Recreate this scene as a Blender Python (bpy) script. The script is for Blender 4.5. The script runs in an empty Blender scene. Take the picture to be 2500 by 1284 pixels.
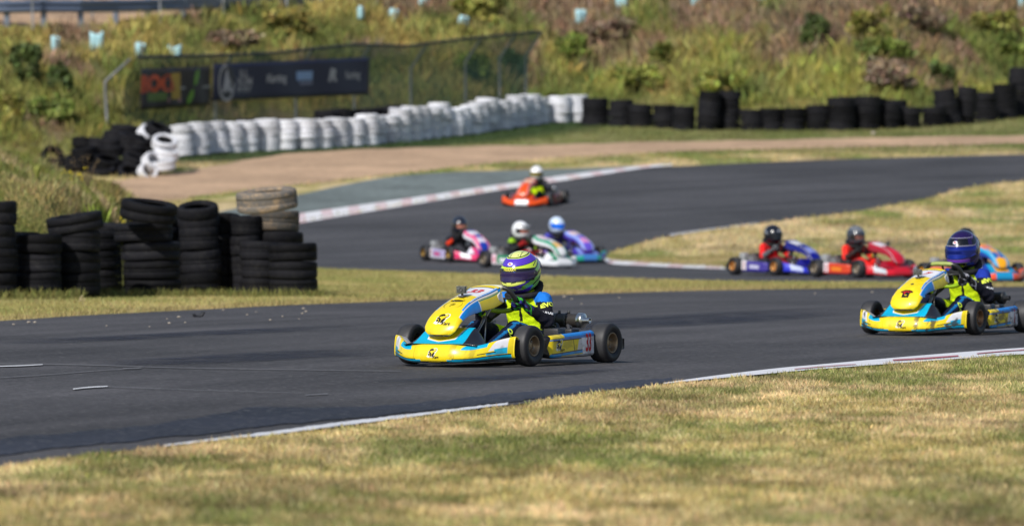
import bpy, bmesh, math, random
import numpy as np
from mathutils import Vector, Matrix

R = math.radians
scene = bpy.context.scene
COL = scene.collection
rng = np.random.default_rng(7)
random.seed(7)

# ------------------------------------------------------------------ helpers
def s2l(r, g, b):
    f = lambda c: (c / 255 / 12.92) if c / 255 <= .04045 else ((c / 255 + .055) / 1.055) ** 2.4
    return np.array([f(r), f(g), f(b)])

def ss(a, b, x):
    t = np.clip((np.asarray(x, float) - a) / (b - a), 0, 1)
    return t * t * (3 - 2 * t)

def softplus(x, w):
    x = np.asarray(x, float) / w
    return w * (np.maximum(x, 0) + np.log1p(np.exp(-np.abs(x))))

_T = np.random.default_rng(3).random((256, 256))
def vnoise(x, y):
    x = np.asarray(x, float); y = np.asarray(y, float)
    xi = np.floor(x).astype(int); yi = np.floor(y).astype(int)
    fx = x - xi; fy = y - yi
    fx = fx * fx * (3 - 2 * fx); fy = fy * fy * (3 - 2 * fy)
    a = _T[xi % 256, yi % 256]; b = _T[(xi + 1) % 256, yi % 256]
    c = _T[xi % 256, (yi + 1) % 256]; d = _T[(xi + 1) % 256, (yi + 1) % 256]
    return (a * (1 - fx) + b * fx) * (1 - fy) + (c * (1 - fx) + d * fx) * fy

def fbm(x, y, o=3):
    s = 0; a = .5; n = 0
    for i in range(o):
        s = s + a * vnoise(x * 2 ** i + 17.3 * i, y * 2 ** i + 5.1 * i); n += a; a *= .5
    return s / n

def tag(o, label=None, cat=None, group=None, kind=None):
    if label: o['label'] = label
    if cat: o['category'] = cat
    if group: o['group'] = group
    if kind: o['kind'] = kind
    return o

def empty(name, mat=None):
    o = bpy.data.objects.new(name, None); COL.objects.link(o)
    o.empty_display_size = .2
    if mat is not None: o.matrix_world = mat
    return o

def fast_mesh(name, V, nper, idx, cols=None, smooth=False):
    """V (n,3); faces all with nper corners, idx flat."""
    V = np.asarray(V, np.float32); idx = np.asarray(idx, np.int32).ravel()
    nf = len(idx) // nper
    me = bpy.data.meshes.new(name)
    me.vertices.add(len(V)); me.vertices.foreach_set('co', V.ravel())
    me.loops.add(len(idx)); me.loops.foreach_set('vertex_index', idx)
    me.polygons.add(nf)
    me.polygons.foreach_set('loop_start', np.arange(nf, dtype=np.int32) * nper)
    me.update(calc_edges=True)
    me.polygons.foreach_set('use_smooth', np.full(nf, smooth))
    if cols is not None: paint(me, cols)
    me.validate()
    return me

def paint(me, cols):
    c = np.ones((len(me.vertices), 4), np.float32); c[:, :3] = np.asarray(cols)[:, :3]
    a = me.attributes.get('paint') or me.attributes.new('paint', 'FLOAT_COLOR', 'POINT')
    a.data.foreach_set('color', c.ravel())

def pymesh(name, V, F, cols=None, smooth=True):
    me = bpy.data.meshes.new(name)
    me.from_pydata([tuple(map(float, v)) for v in V], [], F)
    me.polygons.foreach_set('use_smooth', np.full(len(F), smooth))
    if cols is not None: paint(me, cols)
    return me

def link(name, me, mat, parent=None, loc=None):
    o = bpy.data.objects.new(name, me); COL.objects.link(o)
    if mat is not None and len(me.materials) == 0: me.materials.append(mat)
    if parent is not None: o.parent = parent
    if loc is not None: o.location = loc
    return o

def grid_faces(nu, nv, wrap_v=False, wrap_u=False):
    F = []
    for i in range(nu if wrap_u else nu - 1):
        for j in range(nv if wrap_v else nv - 1):
            a = i * nv + j; b = i * nv + (j + 1) % nv
            c = ((i + 1) % nu) * nv + (j + 1) % nv; d = ((i + 1) % nu) * nv + j
            F.append((a, d, c, b))
    return F

class MB:
    """collects shapes that make ONE mesh"""
    def __init__(s): s.V = []; s.F = []; s.C = []
    def add(s, V, F, col=(.5, .5, .5)):
        n = len(s.V); s.V += [tuple(map(float, v)) for v in V]
        s.F += [tuple(i + n for i in f) for f in F]; s.C += [tuple(col)] * len(V)
    def box(s, c, h, col=(.5, .5, .5), rot=None, bev=0):
        bm = bmesh.new(); bmesh.ops.create_cube(bm, size=2)
        for v in bm.verts: v.co = Vector((v.co.x * h[0], v.co.y * h[1], v.co.z * h[2]))
        if bev: bmesh.ops.bevel(bm, geom=bm.edges[:], offset=bev, segments=2, affect='EDGES', profile=.6)
        if rot is not None: bmesh.ops.transform(bm, matrix=rot, verts=bm.verts)
        bm.verts.index_update()
        s.add([v.co + Vector(c) for v in bm.verts], [tuple(v.index for v in f.verts) for f in bm.faces], col); bm.free()
    def tube(s, pts, r, n=10, col=(.5, .5, .5), closed=False, caps=True):
        P = [Vector(p) for p in pts]; m = len(P)
        rr = r if hasattr(r, '__len__') else [r] * m
        V = []; up = None
        for i, p in enumerate(P):
            if closed: d = P[(i + 1) % m] - P[i - 1]
            else: d = P[min(i + 1, m - 1)] - P[max(i - 1, 0)]
            d.normalize()
            if up is None:
                up = Vector((0, 0, 1)) if abs(d.z) < .9 else Vector((0, 1, 0))
            a = d.cross(up)
            if a.length < 1e-5: a = d.orthogonal()
            a.normalize(); b = a.cross(d); up = b
            for k in range(n):
                t = 2 * math.pi * k / n
                V.append(p + a * (rr[i] * math.cos(t)) + b * (rr[i] * math.sin(t)))
        F = [tuple(reversed(f)) for f in grid_faces(m, n, wrap_v=True, wrap_u=closed)]
        if caps and not closed:
            F.append(tuple(range(n))); F.append(tuple((m - 1) * n + k for k in reversed(range(n))))
        s.add(V, F, col)
    def lathe(s, prof, n=24, M=None, col=(.5, .5, .5), closed=False, cols=None):
        """prof (r,z) around Z"""
        V = []
        for r, z in prof:
            for k in range(n):
                t = 2 * math.pi * k / n
                v = Vector((r * math.cos(t), r * math.sin(t), z))
                V.append(M @ v if M is not None else v)
        n0 = len(s.V)
        s.add(V, [tuple(reversed(f)) for f in grid_faces(len(prof), n, wrap_v=True, wrap_u=closed)], col)
        if cols is not None:
            for i in range(len(prof)):
                for k in range(n): s.C[n0 + i * n + k] = tuple(cols[i])
    def mesh(s, name, smooth=True):
        me = pymesh(name, s.V, s.F, np.array(s.C), smooth)
        return me
    def build(s, name, mat, parent=None, smooth=True, sharp=None):
        me = s.mesh(name, smooth)
        if sharp is not None:
            bm = bmesh.new(); bm.from_mesh(me)
            for e in bm.edges:
                if len(e.link_faces) == 2 and e.calc_face_angle(0) > sharp: e.smooth = False
            bm.to_mesh(me); bm.free()
        return link(name, me, mat, parent)

def catmull(P, t):
    """P (n,k) interpolated at t in 0..1 (uniform knots)"""
    P = np.asarray(P, float); n = len(P) - 1
    x = np.clip(np.asarray(t, float), 0, 1) * n; i = np.minimum(x.astype(int), n - 1); f = (x - i)[..., None]
    g = lambda k: P[np.clip(k, 0, n)]
    p0, p1, p2, p3 = g(i - 1), g(i), g(i + 1), g(i + 2)
    return .5 * (2 * p1 + (p2 - p0) * f + (2 * p0 - 5 * p1 + 4 * p2 - p3) * f ** 2 + (3 * p1 - p0 - 3 * p2 + p3) * f ** 3)

# ------------------------------------------------------------------ materials
def nmat(name):
    m = bpy.data.materials.new(name); m.use_nodes = True
    nt = m.node_tree; b = nt.nodes['Principled BSDF']
    return m, nt, b

def N(nt, t, **k):
    n = nt.nodes.new(t)
    for a, v in k.items():
        if a in n.inputs: n.inputs[a].default_value = v
        else: setattr(n, a, v)
    return n

def mix_col(nt, a, b, fac, blend='MIX'):
    n = nt.nodes.new('ShaderNodeMix'); n.data_type = 'RGBA'; n.blend_type = blend
    for s, v in ((n.inputs['A'], a), (n.inputs['B'], b), (n.inputs['Factor'], fac)):
        if hasattr(v, 'links') or isinstance(v, bpy.types.NodeSocket): nt.links.new(v, s)
        else: s.default_value = v
    return n.outputs['Result']

def paint_mat(name, rough=.4, coat=0., spec=.5, noise=0., nscale=30., bump=0., bscale=60., metal=0., transl=0.):
    m, nt, b = nmat(name)
    at = N(nt, 'ShaderNodeAttribute', attribute_name='paint')
    col = at.outputs['Color']
    if noise or bump:
        tc = N(nt, 'ShaderNodeTexCoord')
    if noise:
        nz = N(nt, 'ShaderNodeTexNoise', Scale=nscale, Detail=5.)
        nt.links.new(tc.outputs['Object'], nz.inputs['Vector'])
        mr = N(nt, 'ShaderNodeMapRange'); mr.inputs['From Min'].default_value = .3; mr.inputs['From Max'].default_value = .7
        mr.inputs['To Min'].default_value = 1 - noise; mr.inputs['To Max'].default_value = 1 + noise
        nt.links.new(nz.outputs['Fac'], mr.inputs['Value'])
        vm = N(nt, 'ShaderNodeVectorMath', operation='SCALE')
        nt.links.new(col, vm.inputs[0]); nt.links.new(mr.outputs['Result'], vm.inputs['Scale'])
        col = vm.outputs['Vector']
    nt.links.new(col, b.inputs['Base Color'])
    b.inputs['Roughness'].default_value = rough; b.inputs['Coat Weight'].default_value = coat
    b.inputs['Coat Roughness'].default_value = .08
    b.inputs['Specular IOR Level'].default_value = spec; b.inputs['Metallic'].default_value = metal
    if bump:
        nb = N(nt, 'ShaderNodeTexNoise', Scale=bscale, Detail=4.)
        nt.links.new(tc.outputs['Object'], nb.inputs['Vector'])
        bp = N(nt, 'ShaderNodeBump', Strength=bump, Distance=.02)
        nt.links.new(nb.outputs['Fac'], bp.inputs['Height']); nt.links.new(bp.outputs['Normal'], b.inputs['Normal'])
    return m

M = {}
M['body'] = paint_mat('glossy_plastic', .32, .35, .5, noise=.05, nscale=25)
M['dirtybody'] = paint_mat('scuffed_plastic', .42, .2, .5, noise=.14, nscale=14)
M['cloth'] = paint_mat('suit_cloth', .85, 0, .25, noise=.12, nscale=40, bump=.55, bscale=26)
M['helmet'] = paint_mat('helmet_shell', .2, .6, .5, noise=.03)
M['plain'] = paint_mat('painted_parts', .45, .1, .5, noise=.08)
M['metal'] = paint_mat('bare_metal', .28, 0, .5, metal=1., noise=.1, nscale=60)
M['rubber'] = paint_mat('kart_tyre_rubber', .55, 0, .45, noise=.2, nscale=18, bump=.03, bscale=160)
M['print'] = paint_mat('printed_vinyl', .5, 0, .4)
M['grass'] = paint_mat('grass_blades', .7, 0, .2)
M['leaf'] = paint_mat('leaves', .6, 0, .3)
M['wood'] = paint_mat('stems', .8, 0, .2, noise=.2)

def tyre_mat(name, base, dirt, amt, rough, spec=.35):
    m, nt, b = nmat(name)
    tc = N(nt, 'ShaderNodeTexCoord'); oi = N(nt, 'ShaderNodeObjectInfo')
    ad = N(nt, 'ShaderNodeVectorMath', operation='ADD'); sc = N(nt, 'ShaderNodeVectorMath', operation='SCALE')
    cx = N(nt, 'ShaderNodeCombineXYZ'); nt.links.new(oi.outputs['Random'], cx.inputs[0]); nt.links.new(oi.outputs['Random'], cx.inputs[1])
    nt.links.new(cx.outputs[0], sc.inputs[0]); sc.inputs['Scale'].default_value = 50
    nt.links.new(tc.outputs['Object'], ad.inputs[0]); nt.links.new(sc.outputs[0], ad.inputs[1])
    n1 = N(nt, 'ShaderNodeTexNoise', Scale=3.5, Detail=6., Roughness=.65); nt.links.new(ad.outputs[0], n1.inputs['Vector'])
    cr = N(nt, 'ShaderNodeMapRange'); cr.inputs['From Min'].default_value = .48; cr.inputs['From Max'].default_value = .75
    cr.inputs['To Max'].default_value = amt; nt.links.new(n1.outputs['Fac'], cr.inputs['Value'])
    c = mix_col(nt, (*base, 1), (*dirt, 1), cr.outputs['Result'])
    n2 = N(nt, 'ShaderNodeTexNoise', Scale=45., Detail=4.); nt.links.new(ad.outputs[0], n2.inputs['Vector'])
    c = mix_col(nt, c, (.0, .0, .0, 1), 0.0)
    br = N(nt, 'ShaderNodeMapRange'); br.inputs['To Min'].default_value = .55; br.inputs['To Max'].default_value = 1.9
    nt.links.new(oi.outputs['Random'], br.inputs['Value'])
    vm = N(nt, 'ShaderNodeVectorMath', operation='SCALE'); nt.links.new(c, vm.inputs[0]); nt.links.new(br.outputs['Result'], vm.inputs['Scale'])
    nt.links.new(vm.outputs[0], b.inputs['Base Color'])
    b.inputs['Roughness'].default_value = rough; b.inputs['Specular IOR Level'].default_value = spec
    bp = N(nt, 'ShaderNodeBump', Strength=.25, Distance=.01); nt.links.new(n2.outputs['Fac'], bp.inputs['Height'])
    nt.links.new(bp.outputs['Normal'], b.inputs['Normal'])
    return m
M['tyre'] = tyre_mat('old_tyre_rubber', (.0075, .0075, .0095), (.028, .027, .025), .45, .75, .14)
M['tyre_tan'] = tyre_mat('tan_painted_tyre', (.085, .078, .070), (.30, .205, .115), .9, .8)
M['tyre_white'] = tyre_mat('white_painted_tyre', (.80, .81, .86), (.24, .24, .25), .7, .75)
for _n in ('tyre_white',):
    for nd in M[_n].node_tree.nodes:
        if nd.type == 'MAP_RANGE' and abs(nd.inputs['To Min'].default_value - .55) < 1e-3:
            nd.inputs['To Min'].default_value = .72; nd.inputs['To Max'].default_value = 1.08

# ------------------------------------------------------------------ terrain and pixel -> ground
FPX = 13889.; YH = 463.; CH = 1.2
MOUND = [1.]
def zg(X, Y):
    X = np.asarray(X, float); Y = np.asarray(Y, float)
    Ye = np.minimum(Y, 195.)
    z = -.12 * ss(45, 85, Y) + .0635 * softplus(Ye - 99, 2.5)
    Db = np.interp(X, [-30, -13, -9, -6, -3, .5, 2, 5, 10, 13.5, 20, 40], [124, 126, 131, 140.5, 146, 150.5, 151, 147, 147.5, 153, 157, 160])
    sl = np.interp(X, [-13, -7, 0, 20], [.135, .15, .19, .2])
    hill = sl * softplus(Ye - Db, 1.0)
    z = z + hill + ss(0, 2, hill) * .35 * (fbm(X * .35, Y * .35) - .5)
    mw = MOUND[0] * ss(64, 70, Y) * (1 - ss(82, 92, Y))
    z = z + mw * (1.25 * ss(4.75, 5.7, -X) + .45 * ss(5.6, 7.2, -X)) * (1 + .25 * (fbm(X * .9, Y * .5) - .5))
    return z

def gp(px, py):
    """where the view ray through a spot of the picture meets the ground (used to survey the place)"""
    Y = np.arange(8, 260, .05)
    dz = CH + (YH - py) / FPX * Y - zg((px - 1250) / FPX * Y, Y)
    k = np.argmax(dz <= 0)
    if dz[k] > 0: k = len(Y) - 1
    y = Y[k]
    if k > 0:
        a, b = dz[k - 1], dz[k]; y = Y[k - 1] + .05 * a / (a - b)
    x = (px - 1250) / FPX * y
    return np.array([x, y])

def gpf(px, py):
    MOUND[0] = 0.; r = gp(px, py); MOUND[0] = 1.; return r

def gv(x, y, off=0.): return Vector((float(x), float(y), float(zg(x, y)) + off))
def nrm(x, y):
    e = .4
    n = Vector((-(float(zg(x + e, y) - zg(x - e, y))) / (2 * e), -(float(zg(x, y + e) - zg(x, y - e))) / (2 * e), 1))
    return n.normalized()
# ------------------------------------------------------------------ ground materials
def grass_tone(X, Y):
    """the turf's own colour: dry straw, olive and green patches"""
    a = fbm(X * .6 + Y * .12, Y * .35 - X * .05, 4); b = fbm(X * 2.6 + 40, Y * 1.6 + 9, 4); g = fbm(X * 1.1 + 90, Y * .6 + 70, 4)
    straw = np.array([.66, .51, .285]); olive = np.array([.40, .335, .13]); green = np.array([.17, .23, .05]); dark = np.array([.22, .17, .085])
    c = olive[None] + (straw - olive)[None] * ss(.40, .64, .5 * a + .5 * b)[:, None]
    c = c + (green[None] - c) * (ss(.53, .66, g) * .8)[:, None]
    c = c + (dark[None] - c) * (ss(.55, .72, fbm(X * 1.1 + 11, Y * .45 + 33, 3)) * .6)[:, None]
    return c

def hill_tone(X, Y):
    a = fbm(X * .5 + 3, Y * .22, 4); b = fbm(X * 1.4 + 31, Y * .6 + 5, 3)
    gold = np.array([.50, .385, .125]); olive = np.array([.33, .305, .09]); green = np.array([.16, .20, .05]); brown = np.array([.33, .225, .145]); lime = np.array([.38, .38, .08])
    h = np.clip((zg(X, Y) - 3.2) / 3.5, 0, 1)
    right = ss(-1.5, 3, X)
    c = olive[None] + (gold - olive)[None] * (ss(.4, .6, a) * (1 - .75 * right) * (.4 + .6 * h))[:, None]
    c = c + (lime[None] - c) * (ss(.42, .6, b) * (.25 + .6 * right * (1 - h)))[:, None]
    c = c + (green[None] - c) * (ss(.5, .64, fbm(X * .7 + 60, Y * .3 + 14, 3)) * .85)[:, None]
    lowleft = ss(-4, -8, X) * ss(.75, .2, h) if False else (1 - ss(-8.5, -5.5, X)) * (1 - ss(.25, .9, (zg(X, Y) - 2.) / 3.2))
    c = c + (np.array([.20, .215, .05])[None] - c) * (lowleft * .7)[:, None]
    c = c + (brown[None] - c) * (ss(.40, .55, fbm(X * .55 + 8, Y * .3 + 50, 3) + .30 * (h - .62) * right - .13 * (1 - right) - .1 * (1 - h)) * .9)[:, None]
    return c * .80

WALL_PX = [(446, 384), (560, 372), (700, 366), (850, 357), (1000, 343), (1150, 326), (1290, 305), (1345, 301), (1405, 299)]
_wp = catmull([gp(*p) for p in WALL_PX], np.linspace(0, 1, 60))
def wall_shade_green(c, X, Y):
    """green grass along the foot of the white wall, darkened by shade painted into its colour"""
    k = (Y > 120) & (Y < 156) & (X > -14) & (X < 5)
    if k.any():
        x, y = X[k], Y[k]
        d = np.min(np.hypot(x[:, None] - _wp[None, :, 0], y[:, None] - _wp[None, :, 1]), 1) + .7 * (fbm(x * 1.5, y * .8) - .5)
        c[k] = c[k] + (np.array([.035, .065, .02]) - c[k]) * ((1 - ss(1.2, 3.0, d)) * .92)[:, None]  # dark green stands for grass plus painted shade, fading away from the wall
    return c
def ground_tone(X, Y):
    c = grass_tone(X, Y)
    w = ss(0.05, .5, zg(X, Y) - (-.12 + .0635 * softplus(np.minimum(Y, 195.) - 99, 2.5)))
    far = ss(118, 126, Y)
    # the verge in front of the tyre wall is greener
    vg = ss(131, 137, Y) * (1 - w)
    c = c + (np.array([.16, .19, .055])[None] - c) * (vg * .75)[:, None]
    c = c + (hill_tone(X, Y) * .8 - c) * w[:, None]
    return wall_shade_green(c, X, Y)

def rough_ground_mat(name, col=None, attr=False, s1=.6, s2=14., amp=.3, bump=.5, rough=.95):
    m, nt, b = nmat(name)
    tc = N(nt, 'ShaderNodeTexCoord')
    n1 = N(nt, 'ShaderNodeTexNoise', Scale=s1, Detail=6., Roughness=.6); n2 = N(nt, 'ShaderNodeTexNoise', Scale=s2, Detail=8., Roughness=.7)
    for n in (n1, n2): nt.links.new(tc.outputs['Object'], n.inputs['Vector'])
    ad = N(nt, 'ShaderNodeMath', operation='ADD'); nt.links.new(n1.outputs['Fac'], ad.inputs[0]); nt.links.new(n2.outputs['Fac'], ad.inputs[1])
    mr = N(nt, 'ShaderNodeMapRange'); mr.inputs['From Min'].default_value = .7; mr.inputs['From Max'].default_value = 1.3
    mr.inputs['To Min'].default_value = 1 - amp; mr.inputs['To Max'].default_value = 1 + amp
    nt.links.new(ad.outputs[0], mr.inputs['Value'])
    vm = N(nt, 'ShaderNodeVectorMath', operation='SCALE')
    if attr:
        at = N(nt, 'ShaderNodeAttribute', attribute_name='paint'); nt.links.new(at.outputs['Color'], vm.inputs[0])
    else: vm.inputs[0].default_value = col
    nt.links.new(mr.outputs['Result'], vm.inputs['Scale']); nt.links.new(vm.outputs[0], b.inputs['Base Color'])
    b.inputs['Roughness'].default_value = rough; b.inputs['Specular IOR Level'].default_value = .2
    bp = N(nt, 'ShaderNodeBump', Strength=bump, Distance=.03); nt.links.new(n2.outputs['Fac'], bp.inputs['Height'])
    nt.links.new(bp.outputs['Normal'], b.inputs['Normal'])
    return m

def asphalt_mat(name, base, rot=0., amp=.26, streak=.30, rough=.8, spec=.3):
    m, nt, b = nmat(name)
    tc = N(nt, 'ShaderNodeTexCoord')
    mp = N(nt, 'ShaderNodeMapping', vector_type='TEXTURE'); mp.inputs['Rotation'].default_value = (0, 0, rot); mp.inputs['Scale'].default_value = (.8, 18., 1)
    nt.links.new(tc.outputs['Object'], mp.inputs['Vector'])
    st = N(nt, 'ShaderNodeTexNoise', Scale=1.3, Detail=5., Roughness=.6); nt.links.new(mp.outputs[0], st.inputs['Vector'])
    pt = N(nt, 'ShaderNodeTexNoise', Scale=.28, Detail=7.); nt.links.new(tc.outputs['Object'], pt.inputs['Vector'])
    fn = N(nt, 'ShaderNodeTexNoise', Scale=38., Detail=4., Roughness=.85); nt.links.new(tc.outputs['Object'], fn.inputs['Vector'])
    vo = N(nt, 'ShaderNodeTexVoronoi', Scale=40.); nt.links.new(tc.outputs['Object'], vo.inputs['Vector'])
    def rng_(src, lo, hi, a=.3, bb=.7):
        r = N(nt, 'ShaderNodeMapRange'); r.inputs['From Min'].default_value = a; r.inputs['From Max'].default_value = bb
        r.inputs['To Min'].default_value = lo; r.inputs['To Max'].default_value = hi; nt.links.new(src, r.inputs['Value']); return r.outputs[0]
    f = rng_(st.outputs['Fac'], 1 - streak, 1 + streak); g = rng_(pt.outputs['Fac'], 1 - amp, 1 + amp); h = rng_(fn.outputs['Fac'], .45, 1.6)
    m1 = N(nt, 'ShaderNodeMath', operation='MULTIPLY'); nt.links.new(f, m1.inputs[0]); nt.links.new(g, m1.inputs[1])
    mg = N(nt, 'ShaderNodeTexNoise', Scale=11., Detail=3., Roughness=.7); nt.links.new(tc.outputs['Object'], mg.inputs['Vector'])
    m3 = N(nt, 'ShaderNodeMath', operation='MULTIPLY'); nt.links.new(m1.outputs[0], m3.inputs[0]); nt.links.new(rng_(mg.outputs['Fac'], .78, 1.24), m3.inputs[1])
    m2 = N(nt, 'ShaderNodeMath', operation='MULTIPLY'); nt.links.new(m3.outputs[0], m2.inputs[0]); nt.links.new(h, m2.inputs[1])
    vm = N(nt, 'ShaderNodeVectorMath', operation='SCALE'); vm.inputs[0].default_value = base; nt.links.new(m2.outputs[0], vm.inputs['Scale'])
    sp = rng_(vo.outputs['Distance'], .0, .0)
    # pale aggregate grains
    wn = N(nt, 'ShaderNodeTexWhiteNoise'); nt.links.new(vo.outputs['Position'], wn.inputs['Vector'])
    gr = rng_(wn.outputs['Value'], 0, .5, .9, 1.)
    c = mix_col(nt, vm.outputs[0], (.20, .195, .19, 1), gr)
    v2 = N(nt, 'ShaderNodeTexVoronoi', Scale=9.); nt.links.new(tc.outputs['Object'], v2.inputs['Vector']); w2 = N(nt, 'ShaderNodeTexWhiteNoise'); nt.links.new(v2.outputs['Position'], w2.inputs['Vector'])
    near_c = N(nt, 'ShaderNodeMath', operation='LESS_THAN'); nt.links.new(v2.outputs['Distance'], near_c.inputs[0]); near_c.inputs[1].default_value = .16
    sp2 = N(nt, 'ShaderNodeMath', operation='MULTIPLY'); nt.links.new(near_c.outputs[0], sp2.inputs[0]); nt.links.new(rng_(w2.outputs['Value'], 0, .8, .955, .97), sp2.inputs[1])
    c = mix_col(nt, c, (.30, .28, .25, 1), sp2.outputs[0])
    nt.links.new(c, b.inputs['Base Color'])
    b.inputs['Roughness'].default_value = rough; b.inputs['Specular IOR Level'].default_value = spec
    bp = N(nt, 'ShaderNodeBump', Strength=.5, Distance=.006); nt.links.new(fn.outputs['Fac'], bp.inputs['Height'])
    nt.links.new(bp.outputs['Normal'], b.inputs['Normal'])
    return m

def worn_paint_mat(name, c1, c2=None, period=1.6, wear=.45, base=(.07, .07, .075)):
    """track paint with worn patches; with c2 alternating blocks along attribute paint.x"""
    m, nt, b = nmat(name)
    tc = N(nt, 'ShaderNodeTexCoord')
    n1 = N(nt, 'ShaderNodeTexNoise', Scale=4., Detail=8., Roughness=.75); nt.links.new(tc.outputs['Object'], n1.inputs['Vector'])
    col = (*c1, 1)
    if c2 is not None:
        at = N(nt, 'ShaderNodeAttribute', attribute_name='paint')
        sx = N(nt, 'ShaderNodeSeparateColor'); nt.links.new(at.outputs['Color'], sx.inputs[0])
        md = N(nt, 'ShaderNodeMath', operation='FRACT'); dv = N(nt, 'ShaderNodeMath', operation='DIVIDE'); dv.inputs[1].default_value = period
        nt.links.new(sx.outputs[0], dv.inputs[0]); nt.links.new(dv.outputs[0], md.inputs[0])
        gt = N(nt, 'ShaderNodeMath', operation='GREATER_THAN'); gt.inputs[1].default_value = .60 if period < 5 else .84; nt.links.new(md.outputs[0], gt.inputs[0])
        n3 = N(nt, 'ShaderNodeTexNoise', Scale=1.2, Detail=4.); nt.links.new(tc.outputs['Object'], n3.inputs['Vector'])
        ml = N(nt, 'ShaderNodeMath', operation='MULTIPLY'); nt.links.new(gt.outputs[0], ml.inputs[0])
        mr3 = N(nt, 'ShaderNodeMapRange'); mr3.inputs['From Min'].default_value = .35; mr3.inputs['From Max'].default_value = .6
        mr3.inputs['To Min'].default_value = .35; nt.links.new(n3.outputs['Fac'], mr3.inputs['Value']); nt.links.new(mr3.outputs[0], ml.inputs[1])
        col = mix_col(nt, (*c1, 1), (*c2, 1), ml.outputs[0])
    mr = N(nt, 'ShaderNodeMapRange'); mr.inputs['From Min'].default_value = .5; mr.inputs['From Max'].default_value = .72
    mr.inputs['To Max'].default_value = wear; nt.links.new(n1.outputs['Fac'], mr.inputs['Value'])
    c = mix_col(nt, col, (*base, 1), mr.outputs[0])
    nt.links.new(c, b.inputs['Base Color']); b.inputs['Roughness'].default_value = .7
    return m

# ------------------------------------------------------------------ ground sheet
def axis(segs):
    out = []
    for a, b, s in segs: out += list(np.arange(a, b, s))
    return np.array(out + [segs[-1][1]])
gx = axis([(-600, -120, 60), (-120, -40, 10), (-40, -16, 1.5), (-16, -9, .5), (-9, -4, .2), (-4, 16, .5), (16, 40, 1.5), (40, 120, 10), (120, 600, 60)])
gy = axis([(-300, -20, 40), (-20, 8, 4), (8, 60, .5), (60, 172, .35), (172, 200, 1), (200, 300, 10), (300, 1500, 100)])
GX, GY = np.meshgrid(gx, gy, indexing='ij')
Z = zg(GX, GY)
V = np.stack([GX, GY, Z], -1).reshape(-1, 3)
nu, nv = GX.shape
I = np.arange(nu * nv).reshape(nu, nv)
quads = np.stack([I[:-1, :-1], I[1:, :-1], I[1:, 1:], I[:-1, 1:]], -1).reshape(-1)
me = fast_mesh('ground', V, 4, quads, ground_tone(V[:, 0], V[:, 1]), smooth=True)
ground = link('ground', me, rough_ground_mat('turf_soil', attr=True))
tag(ground, kind='structure')

def resample(P, n):
    P = np.asarray(P, float); d = np.r_[0, np.cumsum(np.linalg.norm(np.diff(P, axis=0), axis=1))]
    t = np.linspace(0, d[-1], n); return np.stack([np.interp(t, d, P[:, k]) for k in range(P.shape[1])], -1)

def smooth_line(P, n):
    P = np.asarray(P, float)
    return resample(catmull(P, np.linspace(0, 1, max(n, 8 * len(P)))), n)

def ribbon(name, A, B, off, mat, n=160, m=16, jag=0., thick=0.):
    """a strip of ground between the plan lines A and B (already paired)"""
    A = np.asarray(A); B = np.asarray(B)
    T = np.linspace(0, 1, m)[None, :, None]
    P = A[:, None, :] * (1 - T) + B[:, None, :] * T
    if jag:
        L = np.arange(len(A))
        for e, k in ((0, 0), (1, m - 1)):
            P[:, k, 1] += jag * (fbm(L * .35 + 9 * e, L * 0 + e, 3) - .5) * 2
    x, y = P[..., 0].ravel(), P[..., 1].ravel()
    V = np.stack([x, y, zg(x, y) + off], -1)
    nu = len(A); I = np.arange(nu * m).reshape(nu, m)
    q = np.stack([I[:-1, :-1], I[1:, :-1], I[1:, 1:], I[:-1, 1:]], -1).reshape(-1, 4)
    # face up
    a, b, c = V[q[0, 0]], V[q[0, 1]], V[q[0, 2]]
    if np.cross(b - a, c - a)[2] < 0: q = q[:, ::-1]
    mid = (A + B) / 2; d = np.r_[0, np.cumsum(np.linalg.norm(np.diff(mid, axis=0), axis=1))]
    cols = np.repeat(np.stack([d, d * 0, d / d[-1]], -1)[:, None, :], m, 1); cols[:, :, 1] = np.linspace(0, 1, m)[None, :]; cols = cols.reshape(-1, 3)
    me = fast_mesh(name, V, 4, q.reshape(-1), cols, smooth=True)
    o = link(name, me, mat); tag(o, kind='structure'); return o

def line(pts, n=160, f=None): return smooth_line([(f or gp)(x, y) for x, y in pts], n)

asph = asphalt_mat('asphalt', (.064, .061, .064), rot=R(-19))
asph2 = asphalt_mat('asphalt_far', (.064, .063, .067), rot=R(-50), streak=.3)
tar = asphalt_mat('asphalt_sealed', (.030, .032, .045), rot=R(-19), amp=.3, rough=.7)
runoff_m = rough_ground_mat('faded_green_paving', (.165, .195, .19), s1=.5, s2=5, amp=.45, bump=.2)
gravel_m = rough_ground_mat('pinkish_gravel', (.50, .34, .22), s1=.5, s2=5, amp=.34, bump=1.)
white_m = worn_paint_mat('white_track_paint', (.72, .73, .76), wear=.55)
kerb_m = worn_paint_mat('white_kerb_paint', (.76, .76, .79), wear=.4)
kerb2_m = worn_paint_mat('red_white_far_kerb_paint', (.80, .79, .81), (.70, .50, .51), period=1.3, wear=.35)

# main road
NEAR = [(-900, 1290), (-300, 1190), (0, 1143), (230, 1112), (450, 1091), (650, 1070), (830, 1047), (1040, 1020), (1240, 994), (1430, 966), (1640, 941), (2000, 906), (2250, 886), (2500, 867), (2900, 842), (3600, 808)]
FARE = [(-900, 822), (-300, 798), (0, 785), (200, 772), (475, 758), (740, 745), (1050, 734), (1340, 722), (1700, 711), (2100, 705), (2500, 701), (2900, 698), (3600, 694)]
near_l = line(NEAR, 220); far_l = line(FARE, 220)
# pair by distance along the road direction
road = ribbon('road', near_l, far_l, .008, asph, m=90, jag=0)
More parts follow.
